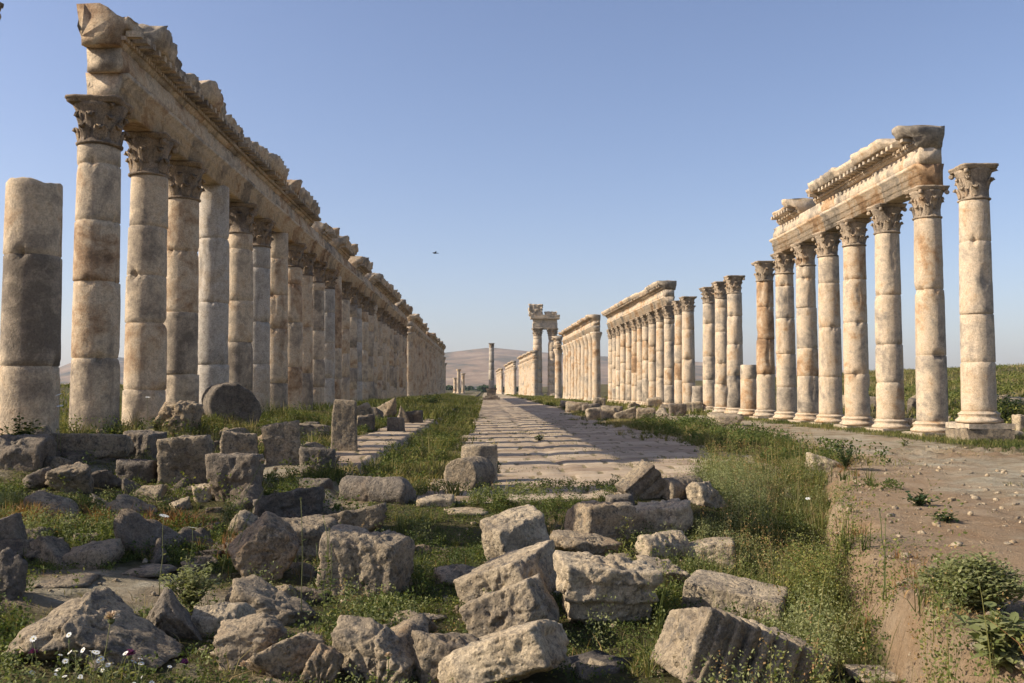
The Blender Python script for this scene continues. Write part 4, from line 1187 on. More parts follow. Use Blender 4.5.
# --- beside the sunlit row
for u, v, w, h, lab, kw in (
        (725, 426, 34, 14, 'orange-brown flat boulder in front of the broken waist-high column stump', dict(mat='p', shape='boulder')),
        (578, 412, 24, 11, 'left stone of the low heap beyond the street shadow', dict()),
        (591, 412, 18, 9, 'middle stone of the low heap beyond the street shadow', dict(mat='d')),
        (569, 409, 20, 9, 'flat stone on the far side of the low heap beyond the shadow', dict(rot=(0, 0.2, 0))),
        (599, 410, 12, 13, 'small upright block ending the low heap beyond the shadow', dict(mat='p', cuts=1)),
        (612, 420, 22, 15, 'dark-sided block nearest the street below the middle columns', dict(mat='g')),
        (594, 420, 16, 13, 'pale square stone at the street side of the rubble line', dict(mat='p')),
        (626, 420, 24, 14, 'tilted pale slab in the rubble line below the middle columns', dict(mat='p', rot=(0, -0.4, 0))),
        (645, 419, 18, 12, 'grey stone halfway along the rubble line', dict()),
        (660, 417, 16, 10, 'low stone in the rubble line near the twelfth column', dict(mat='p', shape='boulder')),
        (677, 416, 18, 13, 'dark cracked stone at the near end of the rubble line', dict(mat='d')),
        (692, 413, 18, 12, 'flat tan block resting by the low dark grey stump', dict(mat='p')),
        (634, 411, 14, 9, 'small heap stone close against the middle columns', dict(mat='p', shape='boulder')),
        (655, 409, 18, 12, 'rounded pale stone close against the middle columns', dict(mat='p', shape='boulder')),
        (664, 412, 14, 8, 'small grey stone close against the near middle columns', dict(shape='boulder')),
        (748, 411, 16, 16, 'pale fragment leaning on the orange-stained column foot', dict(mat='p', shape='boulder')),
        (733, 411, 18, 13, 'rough fragment between the tall bare columns and the stump', dict(mat='p', shape='boulder')),
        (795, 418, 12, 14, 'small pale stone between two sunlit column bases', dict(mat='p', shape='boulder'))):
    stone(u, v, w, h, lab, 0.8, group='rubble by the sunlit columns', **kw)
# --- behind the sunlit row, on the field bank
for u, v, yy, w, h, lab, kw in (
        (914, 389, 46, 14, 15, 'pale boulder on the field between the second and third near columns', dict(mat='p', shape='boulder')),
        (1014, 392, 42, 40, 13, 'long pale block on the field beyond the nearest free column', dict(mat='p')),
        (1002, 405, 40, 18, 16, 'rough grey stone just below the long pale field block', dict(shape='boulder')),
        (1022, 436, 31, 18, 17, 'white squared block half cut by the frame edge', dict(mat='p', cuts=1)),
        (1008, 446, 30, 36, 8, 'low kerb-like pale stone right of the free column foot', dict(mat='p')),
        (846, 398, 52, 10, 12, 'small upright pale stone behind the fifth sunlit column', dict(mat='p')),
        (876, 400, 50, 14, 12, 'dark stone in the field between third and fourth near columns', dict(mat='d', shape='boulder')),
        (915, 408, 44, 14, 14, 'dark stone under the pale boulder in the field', dict(mat='d', shape='boulder')),
        (876, 416, 40, 16, 8, 'flat pale stone in the field grass behind the fourth column', dict(mat='p')),
        (915, 424, 38, 18, 8, 'flat pale stone in the field grass behind the third column', dict(mat='p')),
        (952, 430, 36, 16, 9, 'flat grey stone in the grass between the two nearest sunlit columns', dict())):
    d = ray(u, v); t = yy / d[1]; px = d[0] * t
    stone(u, v, w, h, lab, 0.8, group='stones on the field', **kw) if False else None
    _SEED += 1
    Vv, Tt, s_ = stone_shape((1, 0.8, h / w), (0, 0.1, 0.2), _SEED, 4, 16, kw.get('cuts', 5), 1.0, None, kw.get('shape', 'block'))
    lo, hi = Vv.min(0), Vv.max(0)
    ww, hh = w * yy / FPX, h * yy / FPX
    Vv = (Vv - [(lo[0] + hi[0]) / 2, (lo[1] + hi[1]) / 2, lo[2]]) * (np.array([ww, ww * 0.8, hh * 1.3]) / (hi - lo))
    o = link('stone_block', mesh_np('stone_block', Vv, None, Tt, attrs={'tone': np.full(len(Vv), 0.3 + 0.04 * (_SEED % 9))}), M[ALBEDO[kw.get('mat', 'g')]], None, (px, yy, float(ground(px, yy)) - hh * 0.2))
    tag(o, lab, 'stone', 'stones on the field', 'thing')
stone(888, 688, 84, 22, 'flat pale slab at the bottom edge beside the sage bush bank', 0.8, (0, R(3), R(10)), mat='p', sub=5)
stone(590, 676, 80, 22, 'low buried stone in the shaded green gap between the slabs', 0.8, (0, R(3), 0.2), mat='d', sink=0.3, **B)

# ------------------------------------------------------------------ grass and weeds that nobody could count
def ys_of(x, y): return ground(x, y)
def scatter(n, x0, x1, y0, y1, dens, seed):
    r = np.random.default_rng(seed)
    x = r.uniform(x0, x1, n); y = r.uniform(y0, y1, n)
    k = r.random(n) < np.clip(dens(x, y), 0, 1)
    return x[k], y[k]

def clear(x, y, tall):
    """False where a stone stands, and mostly where tall growth would hide one from the path in front"""
    r = np.random.default_rng(5)
    keep = np.ones(len(x), bool)
    for fx, fy, w, d, h in FOOT:
        if fy > 17: continue
        dx, dy = np.abs(x - fx), y - fy
        keep &= ~((dx < w * 0.36) & (np.abs(dy) < d * 0.36))
        if tall > 0.1:
            k = np.interp(h / tall, [0.3, 1.2], [1.6, 0.5]) 
            wedge = (np.abs(x - fx * y / fy) < w * 0.5) & (dy < 0) & (dy > -d * 0.5 - k)
            keep &= ~(wedge & (r.random(len(x)) < 0.93))
    return keep

def clumps(n, per, rad, x0, x1, y0, y1, dens, seed):
    cx, cy = scatter(n, x0, x1, y0, y1, dens, seed)
    r = np.random.default_rng(seed + 1)
    k = np.repeat(np.arange(len(cx)), per)
    rr = rad * np.exp(r.normal(0, 0.45, len(cx)))
    a = r.uniform(0, 2 * math.pi, len(k)); q = np.abs(r.normal(0, 0.6, len(k)))
    return cx[k] + np.cos(a) * q * rr[k], cy[k] + np.sin(a) * q * rr[k], a, np.exp(r.normal(0, 0.35, len(cx)))[k], r.normal(0, 0.18, len(cx))[k]

def blades(name, x, y, h, w, seed, mat, tone=(0.1, 0.8), lean=0.5, patch=0.6, segs=2, out=None, hs=None, ts=None):
    r = np.random.default_rng(seed)
    kp = clear(x, y, h)
    x, y = x[kp], y[kp]
    if out is not None: out, hs, ts = out[kp], hs[kp], ts[kp]
    n = len(x)
    z = ground(x, y) - 0.01
    hh = h * r.uniform(0.45, 1.15, n) * (0.75 + 0.5 * n2(x, y, 0.9, seed + 3))
    if hs is not None: hh = hh * hs
    hh = np.maximum(hh, 0.02)
    az = r.uniform(0, 2 * math.pi, n); la = r.uniform(0, 2 * math.pi, n); le = np.abs(r.normal(0, lean, n)) * hh
    if out is not None: la = out + r.normal(0, 0.5, n)
    px, py = np.cos(az) * w * 0.5, np.sin(az) * w * 0.5
    lv = []
    for q, wid in ((0, 1.0), (0.45, 0.85), (0.78, 0.5)):
        ox, oy = np.cos(la) * le * q ** 2, np.sin(la) * le * q ** 2
        zz = z + hh * (q - 0.15 * q * q * np.minimum(le / hh, 1))
        for s in (-1, 1): lv.append(np.stack([x + ox + s * px * wid, y + oy + s * py * wid, zz], -1))
    lv.append(np.stack([x + np.cos(la) * le, y + np.sin(la) * le, z + hh * (1 - 0.15 * np.minimum(le / hh, 1))], -1))
    V = np.stack(lv, 1)
    i = np.arange(n)[:, None] * 7
    Q = np.concatenate([i + np.array([[0, 1, 3, 2]]), i + np.array([[2, 3, 5, 4]])])
    T = i + np.array([[4, 5, 6]])
    t = tone[0] + (tone[1] - tone[0]) * np.clip(0.5 + patch * n2(x, y, 0.6, seed + 5) + r.normal(0, 0.22, n) + (ts if ts is not None else 0), 0, 1)
    m = mesh_np(name, V.reshape(-1, 3), Q, T, smooth=False, attrs={'tone': np.repeat(t, 7)})
    return tag(link(name, m, M[mat]), kind='stuff')

def sprigs(name, x, y, h, spread, leaf, per, seed, mat, tone=(0.1, 0.9)):
    """leafy herbs: small folded leaves up and down unseen stems"""
    kp = clear(x, y, h)
    x, y = x[kp], y[kp]
    r = np.random.default_rng(seed)
    n = len(x) * per
    k = np.repeat(np.arange(len(x)), per)
    hh = (h * r.uniform(0.5, 1.2, len(x)) * (0.8 + 0.5 * n2(x, y, 0.8, seed)))[k]
    q = r.random(n) ** 0.75
    a = r.uniform(0, 2 * math.pi, n); rad = spread * r.random(n) ** 0.5 * (0.4 + 0.6 * q)
    c = np.stack([x[k] + np.cos(a) * rad, y[k] + np.sin(a) * rad, ground(x, y)[k] + hh * q], -1)
    L = leaf * r.uniform(0.6, 1.4, n)
    u = r.normal(size=(n, 3)); u[:, 2] = np.abs(u[:, 2]) * 0.8 + 0.1; u /= np.linalg.norm(u, axis=1)[:, None]
    v = np.cross(u, r.normal(size=(n, 3))); v /= np.linalg.norm(v, axis=1)[:, None]
    V = np.stack([c, c + u * L[:, None] * 0.5 + v * L[:, None] * 0.28, c + u * L[:, None], c + u * L[:, None] * 0.5 - v * L[:, None] * 0.28], 1).reshape(-1, 3)
    Q = np.arange(n)[:, None] * 4 + np.array([[0, 1, 2, 3]])
    t = tone[0] + (tone[1] - tone[0]) * np.clip(r.random(len(x))[k] * 0.6 + 0.4 * r.random(n), 0, 1)
    m = mesh_np(name, V, Q, smooth=False, attrs={'tone': np.repeat(t, 4)})
    return tag(link(name, m, M[mat]), kind='stuff')

gc = lambda x, y: sst(0.34, 0.8, green_cover(x, y))
def strip(x, y):
    b = bank_x(y)
    return sst(b - 2.9, b - 2.0, x) * sst(b + 0.05 + 0.2 * sst(9, 7, y), b - 0.45 + 0.2 * sst(9, 7, y), x) * sst(23, 19, y)
def nogo(x, y): return 1.0
# near field: tufts, ground cover, then the sunny strip of tall weeds
pat = lambda x, y: sst(-0.2, 0.35, n2(x, y, 1.0, 61))
left = lambda x, y: 1 - 0.3 * sst(-0.8, -2.2, x) * sst(17, 15, y)
x, y, o_, h_, t_ = clumps(14000, 30, 0.07, -10, 6.5, 4.0, 17.5, lambda x, y: gc(x, y) * (0.10 + 0.75 * pat(x, y)) * left(x, y), 11)
blades('grass', x, y, 0.17, 0.009, 12, 'grass', (0.05, 1.0), 0.7, 0.6, out=o_, hs=h_, ts=t_)
x, y = scatter(110000, -10, 6.5, 4.2, 17.5, lambda x, y: gc(x, y) * (0.1 + 0.6 * pat(x, y)) * left(x, y), 111)
blades('grass', x, y, 0.07, 0.008, 112, 'grass', (0.1, 1.0), 0.8, 0.9)
x, y = scatter(60000, -10, 6.5, 4.2, 17.5, lambda x, y: gc(x, y) * sst(-0.3, 0.2, n2(x, y, 1.3, 64)), 113)
sprigs('weeds', x, y, 0.08, 0.07, 0.024, 10, 114, 'weed', (0.0, 1.0))
x, y = scatter(30000, -10, 5, 4.2, 17, lambda x, y: gc(x, y) * sst(-0.12, 0.2, n2(x, y, 0.9, 69)), 17)
sprigs('weeds', x, y, 0.24, 0.08, 0.032, 24, 18, 'weed', (0.05, 0.9))
x, y = scatter(12000, -10, 3, 4.2, 17, lambda x, y: gc(x, y) * sst(0.1, 0.3, n2(x, y, 1.1, 70)), 117)
sprigs('weeds', x, y, 0.36, 0.10, 0.024, 44, 118, 'sage', (0.0, 0.9))
# species take turns along the sunny strip
sp1 = lambda x, y: sst(-0.25, 0.25, n2(x, y, 0.9, 66)); sp2 = lambda x, y: sst(-0.1, 0.3, n2(x, y, 0.75, 67)); sp3 = lambda x, y: sst(-0.05, 0.3, n2(x, y, 0.8, 68)); sp4 = lambda x, y: sst(-0.15, 0.3, n2(x, y, 0.6, 62))
x, y, o_, h_, t_ = clumps(2600, 24, 0.10, 1.2, 9, 4.2, 24, lambda x, y: strip(x, y) * sp1(x, y), 13)
blades('grass', x, y, 0.34, 0.009, 14, 'grass', (0.1, 1.0), 0.6, 0.6, out=o_, hs=h_, ts=t_)
x, y = scatter(9000, 1.2, 9, 4.2, 24, lambda x, y: strip(x, y), 131)
sprigs('weeds', x, y, 0.16, 0.10, 0.026, 26, 132, 'weed', (0.1, 1.0))
x, y = scatter(13000, 1.2, 9, 4.2, 24, lambda x, y: strip(x, y) * sp2(x, y), 15)
sprigs('weeds', x, y, 0.86, 0.08, 0.028, 44, 16, 'weed', (0.4, 1.0))
blades('grass', x, y, 0.80, 0.007, 141, 'grass', (0.35, 0.9), 0.15)
x, y = scatter(14000, 1.2, 9, 4.2, 24, lambda x, y: strip(x, y) * sp3(x, y), 115)
sprigs('weeds', x, y, 0.62, 0.10, 0.022, 64, 116, 'sage', (0.0, 1.0))

def seed_stalks(x, y, h, seed):
    """dead stalks with a loose head of florets"""
    r = np.random.default_rng(seed)
    kp = clear(x, y, h); x, y = x[kp], y[kp]
    blades('dry_grass', x, y, h, 0.008, seed, 'grass', (0.62, 1.0), 0.18)
    n = len(x); per = 16
    k = np.repeat(np.arange(n), per)
    r = np.random.default_rng(seed)
    hh = np.maximum(h * r.uniform(0.45, 1.15, n) * (0.75 + 0.5 * n2(x, y, 0.9, seed + 3)), 0.02)
    r.uniform(0, 1, n); la = r.uniform(0, 2 * math.pi, n); le = np.abs(r.normal(0, 0.18, n)) * hh
    q = r.uniform(0.72, 1.02, n * per)
    c = np.stack([x[k] + np.cos(la[k]) * le[k] * q ** 2, y[k] + np.sin(la[k]) * le[k] * q ** 2, ground(x, y)[k] + hh[k] * q * 0.98], -1) + r.normal(0, 0.018, (n * per, 3))
    L = 0.016 * r.uniform(0.6, 1.4, n * per)
    u = r.normal(size=(n * per, 3)); u /= np.linalg.norm(u, axis=1)[:, None]
    v = np.cross(u, r.normal(size=(n * per, 3))); v /= np.linalg.norm(v, axis=1)[:, None]
    V = np.stack([c, c + (u * 0.5 + v * 0.35) * L[:, None], c + u * L[:, None], c + (u * 0.5 - v * 0.35) * L[:, None]], 1).reshape(-1, 3)
    t = np.clip(r.uniform(0.6, 1.0, n)[k] + r.normal(0, 0.1, n * per), 0, 1)
    m = mesh_np('seed_heads', V, np.arange(n * per)[:, None] * 4 + np.array([[0, 1, 2, 3]]), smooth=False, attrs={'tone': np.repeat(t, 4)})
    tag(link('seed_heads', m, M['straw']), kind='stuff')
x, y = scatter(5500, 1.2, 9, 4.2, 24, lambda x, y: strip(x, y) * sp4(x, y) * 0.8, 119)
seed_stalks(x, y, 1.0, 120)
x, y = scatter(3200, -10, 3, 5, 22, lambda x, y: gc(x, y) * sst(0.0, 0.3, n2(x, y, 0.7, 65)) * 0.6, 121)
seed_stalks(x, y, 0.55, 122)
# straw: red-brown dry tufts
def dry(x, y):
    t = 0
    for u, v, s in ((120, 522, 0.5), (40, 525, 0.35), (160, 530, 0.4), (250, 560, 0.3)):
        p = DRY[(u, v)]
        t = t + np.exp(-((x - p[0]) ** 2 + (y - p[1]) ** 2) / (s * s))
    return t
DRY = {k: on_ground(*k) for k in ((120, 522), (40, 525), (160, 530), (250, 560))}
x, y = scatter(130000, -9, -1, 8, 16, lambda x, y: np.clip(dry(x, y), 0, 1) * 0.8, 19)
blades('dry_grass', x, y, 0.36, 0.015, 20, 'straw', (0.0, 0.9), 0.9)
x, y = scatter(60000, -9, 9, 4.5, 24, lambda x, y: 0.25 * gc(x, y) * sst(0.05, 0.4, n2(x, y, 0.5, 81)), 21)
blades('dry_grass', x, y, 0.20, 0.008, 22, 'straw', (0.4, 1.0), 0.7)
# verge left of the street, walkway edge, feet of the shaded columns
x, y, o_, h_, t_ = clumps(15000, 26, 0.12, -12, 9.5, 15.5, 42, lambda x, y: gc(x, y) * (0.5 + 0.5 * sst(-0.2, 0.3, n2(x, y, 0.9, 83))), 23)
blades('grass', x, y, 0.26, 0.016, 24, 'grass', (0.1, 1.0), 0.6, 0.7, out=o_, hs=h_, ts=t_)
x, y = scatter(26000, -2.5, -0.7, 17, 60, lambda x, y: sst(-0.2, 0.3, n2(x, y, 0.5, 85)), 25)
blades('grass', x, y, 0.32, 0.02, 26, 'grass', (0.1, 0.9), 0.6, 0.9)
x, y = scatter(9000, -12, -0.8, 14, 45, lambda x, y: gc(x, y) * sst(-0.1, 0.3, n2(x, y, 0.7, 87)), 27)
sprigs('weeds', x, y, 0.45, 0.16, 0.05, 30, 28, 'weed', (0.1, 1.0))
# verge right of the street and round the sunlit bases
def rv(x, y): return np.maximum(sst(5.9, 6.6, x + 0.9 * n2(x, y, 0.3, 91)) * sst(9.4, 8.3, x + 0.9 * n2(x, y, 0.35, 92)) * sst(19, 22, y), sst(12.9, 13.9, x + 0.8 * n2(x, y, 0.5, 93)) * sst(19, 17, x)) 
x, y = scatter(170000, 5.5, 19, 19, 80, lambda x, y: rv(x, y) * (0.45 + 0.55 * sst(-0.25, 0.25, n2(x, y, 0.6, 94))), 29)
blades('grass', x, y, 0.22, 0.02, 30, 'grass', (0.15, 0.95), 0.6, 0.9)
x, y = scatter(1600, 5.8, 10, 18, 46, lambda x, y: rv(x, y) * sst(0.0, 0.3, n2(x, y, 0.5, 95)), 31)
sprigs('weeds', x, y, 0.5, 0.2, 0.075, 26, 32, 'weed', (0.1, 0.8))
cr = lambda x, y: np.maximum(sst(0.6, -1.4, x - 1.2 * n2(x, y, 0.35, 131)), sst(4.6, 6.6, x + 1.3 * n2(x, y, 0.4, 132))) * sst(-0.25, 0.2, n2(x, y, 0.9, 133))
x, y, o_, h_, t_ = clumps(2600, 24, 0.12, -1.6, 6.8, 15.3, 70, cr, 134)
blades('grass', x, y, 0.20, 0.016, 135, 'grass', (0.1, 1.0), 0.7, 0.7, out=o_, hs=h_, ts=t_)
x, y = scatter(1600, -1.6, 6.8, 15.0, 17.2, lambda x, y: sst(-0.1, 0.3, n2(x, y, 0.9, 136)), 137)
sprigs('weeds', x, y, 0.22, 0.08, 0.035, 24, 138, 'weed', (0.1, 1.0))
# sprigs in the paving joints
x, y = scatter(24000, -1.3, 6.6, 15.4, 60, lambda x, y: sst(0.12, 0.5, n2(x, y, 0.8, 97)), 33)
blades('grass', x, y, 0.10, 0.014, 34, 'grass', (0.15, 0.8))
bk = lambda x, y: sst(0.55, 0.2, np.abs(x - bank_x(y))) * sst(-0.1, 0.3, n2(x, y, 0.8, 141)) * sst(24, 20, y) * (1 + sst(12, 9, y))
x, y, o_, h_, t_ = clumps(1000, 18, 0.08, 2, 9, 4.5, 23, bk, 142)
blades('dry_grass', x, y, 0.20, 0.009, 143, 'straw', (0.3, 1.0), 0.9, 0.6, out=o_, hs=h_, ts=t_)
x, y = scatter(1500, 2, 9, 4.5, 23, bk, 144)
sprigs('weeds', x, y, 0.22, 0.07, 0.024, 22, 145, 'weed', (0.2, 1.0))
# terrace: thin low growth
x, y = scatter(60000, 3, 15, 5, 26, lambda x, y: sst(0.12, 0.45, n2(x, y, 0.55, 99)) * 0.5, 35)
blades('grass', x, y, 0.07, 0.010, 36, 'grass', (0.3, 1.0), 0.9)
# fields on both sides and far along the street
x, y = scatter(150000, 17, 75, 20, 150, lambda x, y: 0.9 * sst(-0.5, 0.2, n2(x, y, 0.12, 101)), 37)
blades('grass', x, y, 0.45, 0.05, 38, 'grass', (0.35, 1.0), 0.6, 0.8)
x, y = scatter(5000, 16.5, 50, 24, 100, lambda x, y: sst(0.1, 0.35, n2(x, y, 0.16, 103)), 39)
sprigs('weeds', x, y, 0.6, 0.5, 0.12, 40, 40, 'weed', (0.3, 1.0))
x, y = scatter(60000, -60, -10, 18, 140, lambda x, y: 0.8 * sst(-0.4, 0.2, n2(x, y, 0.15, 105)), 41)
blades('grass', x, y, 0.5, 0.06, 42, 'grass', (0.2, 0.9))
x, y = scatter(60000, -9, -0.5, 42, 220, lambda x, y: sst(-0.3, 0.2, n2(x, y, 0.2, 107)) * np.where(x > -1.3, sst(-0.1, 0.3, n2(x, y, 0.3, 110)), 1), 43)
blades('grass', x, y, 0.5, 0.06, 44, 'grass', (0.15, 0.8))
x, y = scatter(60000, 6.2, 16, 60, 330, lambda x, y: sst(-0.4, 0.2, n2(x, y, 0.1, 109)) * sst(7.0, 8.0, x + 1.5 * n2(x, y, 0.1, 108)), 45)
blades('grass', x, y, 0.5, 0.09, 46, 'grass', (0.2, 0.9))

def gravel():
    r = np.random.default_rng(51)
    V0, T0 = ICO1
    n = 14000
    x = r.uniform(-5, 15, n); y = 4.5 + 21 * r.random(n) ** 1.4
    b = bank_x(y)
    k = ((x > b - 0.5) & (r.random(n) < sst(-0.3, 0.35, n2(x, y, 0.7, 52)))) | ((np.abs(x - b) < 0.5) & (r.random(n) < 0.8)) | ((r.random(n) < 0.5) & (y < 16))
    x, y = x[k], y[k]; n = len(x)
    s = 0.007 + 0.045 * r.random(n) ** 7
    sc = s[:, None] * r.uniform(0.6, 1.3, (n, 3)) * [1, 1, 0.7]
    V = V0[None] * (1 + 0.25 * r.normal(size=(n, len(V0), 1))) * sc[:, None, :] + np.stack([x, y, ground(x, y) + s * 0.25], -1)[:, None, :]
    T = T0[None] + (np.arange(n) * len(V0))[:, None, None]
    m = mesh_np('gravel', V.reshape(-1, 3), None, T.reshape(-1, 3), smooth=False, attrs={'tone': np.repeat(r.random(n), len(V0))})
    tag(link('gravel', m, M['rock_pale']), kind='stuff')
ICO1 = ico(1)
gravel()

# ------------------------------------------------------------------ plants one can point at
def tube(pts, r0, r1, seg=6):
    pts = np.array(pts, float); n = len(pts)
    tg = np.gradient(pts, axis=0); tg /= np.linalg.norm(tg, axis=1)[:, None]
    a = np.cross(tg, [0.3, 0.9, 0.1]); a /= np.linalg.norm(a, axis=1)[:, None]
    b = np.cross(tg, a)
    th = np.linspace(0, 2 * math.pi, seg, endpoint=False)
    rr = np.linspace(r0, r1, n)
    V = pts[:, None] + rr[:, None, None] * (np.cos(th)[None, :, None] * a[:, None] + np.sin(th)[None, :, None] * b[:, None])
    return V.reshape(-1, 3), grid_quads(seg, n, True), [list(range(seg))[::-1], list(range((n - 1) * seg, n * seg))]

def bend(p0, h, az, lean, r, n=7):
    q = np.linspace(0, 1, n)
    w = np.cumsum(r.normal(0, 0.012, (n, 2)), 0) * h
    return np.stack([p0[0] + np.cos(az) * lean * q ** 1.6 + w[:, 0], p0[1] + np.sin(az) * lean * q ** 1.6 + w[:, 1], p0[2] + h * q], -1)

def leafquads(acc, c, d, L, wd, r, droop=0.3):
    """one pointed leaf of 4 strips from c along d"""
    d = np.array(d, float); d /= np.linalg.norm(d)
    s = np.cross(d, [0, 0, 1.0]); s = s / (np.linalg.norm(s) + 1e-9)
    q = np.linspace(0, 1, 5)
    mid = c + d * (L * q)[:, None] - np.array([0, 0, 1]) * (droop * L * q ** 2)[:, None]
    w = wd * np.array([0.25, 0.9, 1.0, 0.65, 0.02]) * (1 + 0.25 * r.normal(size=5))
    V = np.stack([mid - s * w[:, None] + [0, 0, 0.15 * wd], mid, mid + s * w[:, None] + [0, 0, 0.15 * wd]], 1).reshape(-1, 3)
    acc.add(V, grid_quads(3, 5), a=np.clip(r.uniform(0.1, 0.9), 0, 1))

def flower_disc(center, rad, petals, r, tilt=0.3, mat='petal', core='yellow', parent=None, name='flower_head'):
    a = Acc()
    ax = np.array([r.normal(0, tilt), r.normal(0, tilt) - 0.25, 1.0]); ax /= np.linalg.norm(ax)
    e1 = np.cross(ax, [1, 0.2, 0]); e1 /= np.linalg.norm(e1); e2 = np.cross(ax, e1)
    for k in range(petals):
        t = 2 * math.pi * k / petals + r.normal(0, 0.08)
        d = math.cos(t) * e1 + math.sin(t) * e2; s = -math.sin(t) * e1 + math.cos(t) * e2
        w = rad * 2.3 / petals
        V = np.array([d * rad * 0.2 - s * w * 0.4, d * rad * 0.2 + s * w * 0.4, d * rad * 0.75 + s * w + ax * rad * 0.12, d * rad + ax * rad * 0.05, d * rad * 0.75 - s * w + ax * rad * 0.12]) + center
        a.add(V, P=[[0, 1, 2, 3, 4]], a=r.random())
    o = link(name, a.mesh(name, False), M[mat], parent)
    if core:
        a = Acc()
        V0, T0 = ICO1
        V = V0 * rad * 0.28
        V = V - np.outer(V @ ax, ax) * 0.4 + center + ax * rad * 0.06
        a.add(V, T=T0, a=r.random()); link('disc', a.mesh('disc'), M[core], o)
    return o

def tuft(center, rad, n, r, mat, parent, up=1.0, name='flower_head'):
    """thistle or seed head: a ball-cup of narrow florets"""
    a = Acc()
    for k in range(n):
        d = r.normal(size=3); d[2] = abs(d[2]) * up + 0.15; d /= np.linalg.norm(d)
        s = np.cross(d, r.normal(size=3)); s /= np.linalg.norm(s)
        L = rad * r.uniform(0.75, 1.1)
        a.add(np.array([center + d * L * 0.15 - s * rad * 0.07, center + d * L * 0.15 + s * rad * 0.07, center + d * L + s * rad * 0.09, center + d * L - s * rad * 0.09]), [[0, 1, 2, 3]], a=r.random())
    o = link(name, a.mesh(name, False), M[mat], parent)
    a = Acc(); V0, T0 = ICO1
    a.add(V0 * rad * [0.5, 0.5, 0.55] + center - [0, 0, rad * 0.30], T=T0, a=0.3)
    link('bud_cup', a.mesh('bud_cup'), M['stem'], o)
    return o

def plant_stems(t, stems, r, mat='stem', rad=0.005):
    for pts in stems:
        a = Acc(); V, Q, P = tube(pts, rad, rad * 0.6); a.add(V, Q, P=P, a=r.random()); link('stem', a.mesh('stem'), M[mat], t)

def stalk(u, v, hpx, label, head, seed, name='thistle_plant', cat='plant', lean=0.1, group='flowering stalks', leaves=6, rad=0.024, z_extra=0.0, az=None, n=1, spread=0.05):
    r = np.random.default_rng(seed)
    p = on_ground(u, v); h = hpx * p[1] / FPX
    t = thing(name, label, cat, tuple(p), 0, group)
    la = Acc(); st = []
    for i in range(n):
        b = np.array([r.normal(0, spread), r.normal(0, spread), 0]) if n > 1 else np.zeros(3)
        pts = bend(b, h * (r.uniform(0.75, 1.0) if i else 1.0), az if az is not None else r.uniform(0, 6.28), lean * h, r)
        st.append(pts)
        for k in range(leaves):
            q = r.uniform(0.05, 0.75); c = np.array([np.interp(q, np.linspace(0, 1, len(pts)), pts[:, j]) for j in range(3)])
            a_ = r.uniform(0, 6.28); leafquads(la, c, [math.cos(a_), math.sin(a_), r.uniform(0.2, 0.9)], r.uniform(0.06, 0.13) * (1.1 - q * 0.6), 0.012, r)
    plant_stems(t, st, r)
    if leaves: link('leaves', la.mesh('leaves', False), M['weed'], t)
    for pts in st:
        if head == 'dry': tuft(pts[-1], rad, 110, r, 'drypetal', t, 0.9)
        elif head == 'purple': tuft(pts[-1], rad, 90, r, 'purple', t, 1.4)
        elif head == 'umbel': flower_disc(pts[-1], rad, 14, r, 0.25, 'petal', None, t)
        elif head == 'bud': tuft(pts[-1], rad * 0.8, 50, r, 'stem', t, 1.0, 'seed_head')
    return t

stalk(102, 700, 78, 'thistle stalk with a round cream and tan flower head before the peaked boulder', 'dry', 3001, lean=0.12, rad=0.052, az=0.4, leaves=5)
stalk(126, 706, 48, 'purple thistle low beside the white daisies', 'purple', 3002, lean=0.1, rad=0.042)
stalk(178, 700, 34, 'pinkish purple thistle before the dark pointed rock', 'purple', 3003, rad=0.036)
stalk(30, 700, 46, 'dark purple thistle at the near bottom corner of the daisies', 'purple', 3004, rad=0.03)
stalk(240, 700, 32, 'cream thistle head at the bottom edge below the pale heap', 'dry', 3005, rad=0.036)
stalk(386, 704, 46, 'single thistle with a white tip before the leaf-carved boulder', 'dry', 3006, rad=0.03, lean=0.03)
stalk(300, 620, 118, 'tall leafless stalk with a pale head rising past the tilted block', 'bud', 3007, leaves=2, lean=0.04, rad=0.02)
stalk(218, 580, 115, 'tall bent wild stalk with cream heads left of the tall tilted block', 'dry', 3008, lean=0.35, az=0.3, leaves=4, n=2, rad=0.03)
stalk(160, 596, 78, 'slim upright stalk with a white umbel in the left shade', 'umbel', 3009, leaves=2, lean=0.05, rad=0.05)
stalk(185, 590, 60, 'shorter stalk with a white umbel beside the slim upright one', 'umbel', 3010, leaves=2, lean=0.05, rad=0.05)
stalk(40, 456, 60, 'pair of tall pale umbel stalks before the broken column stump', 'umbel', 3011, leaves=1, n=2, rad=0.06, lean=0.03, spread=0.25)
stalk(146, 440, 42, 'umbel stalk before the third shaded column', 'umbel', 3012, leaves=2, rad=0.06, lean=0.05)
stalk(326, 640, 120, 'leafy upright weed with yellowish leaves before the flaking block', 'bud', 3013, leaves=34, n=4, lean=0.08, rad=0.014, spread=0.06)
stalk(893, 600, 90, 'tall seeding stalk leaning over the terrace bank', 'bud', 3014, leaves=8, lean=0.06, rad=0.018, n=2)
stalk(770, 560, 92, 'tallest feathery stalk in the sunny weeds', 'bud', 3015, leaves=12, n=3, lean=0.08, rad=0.018, spread=0.1)
stalk(832, 600, 66, 'pink-tipped thistle standing in the sunny weeds near the bank', 'dry', 3016, leaves=8, rad=0.03)
stalk(812, 560, 60, 'white umbel stalk in the middle of the sunny weeds', 'umbel', 3017, leaves=6, rad=0.04)
stalk(735, 540, 60, 'slim stalk in the weeds behind the pale low block', 'bud', 3018, leaves=8, n=3, rad=0.015, spread=0.08)

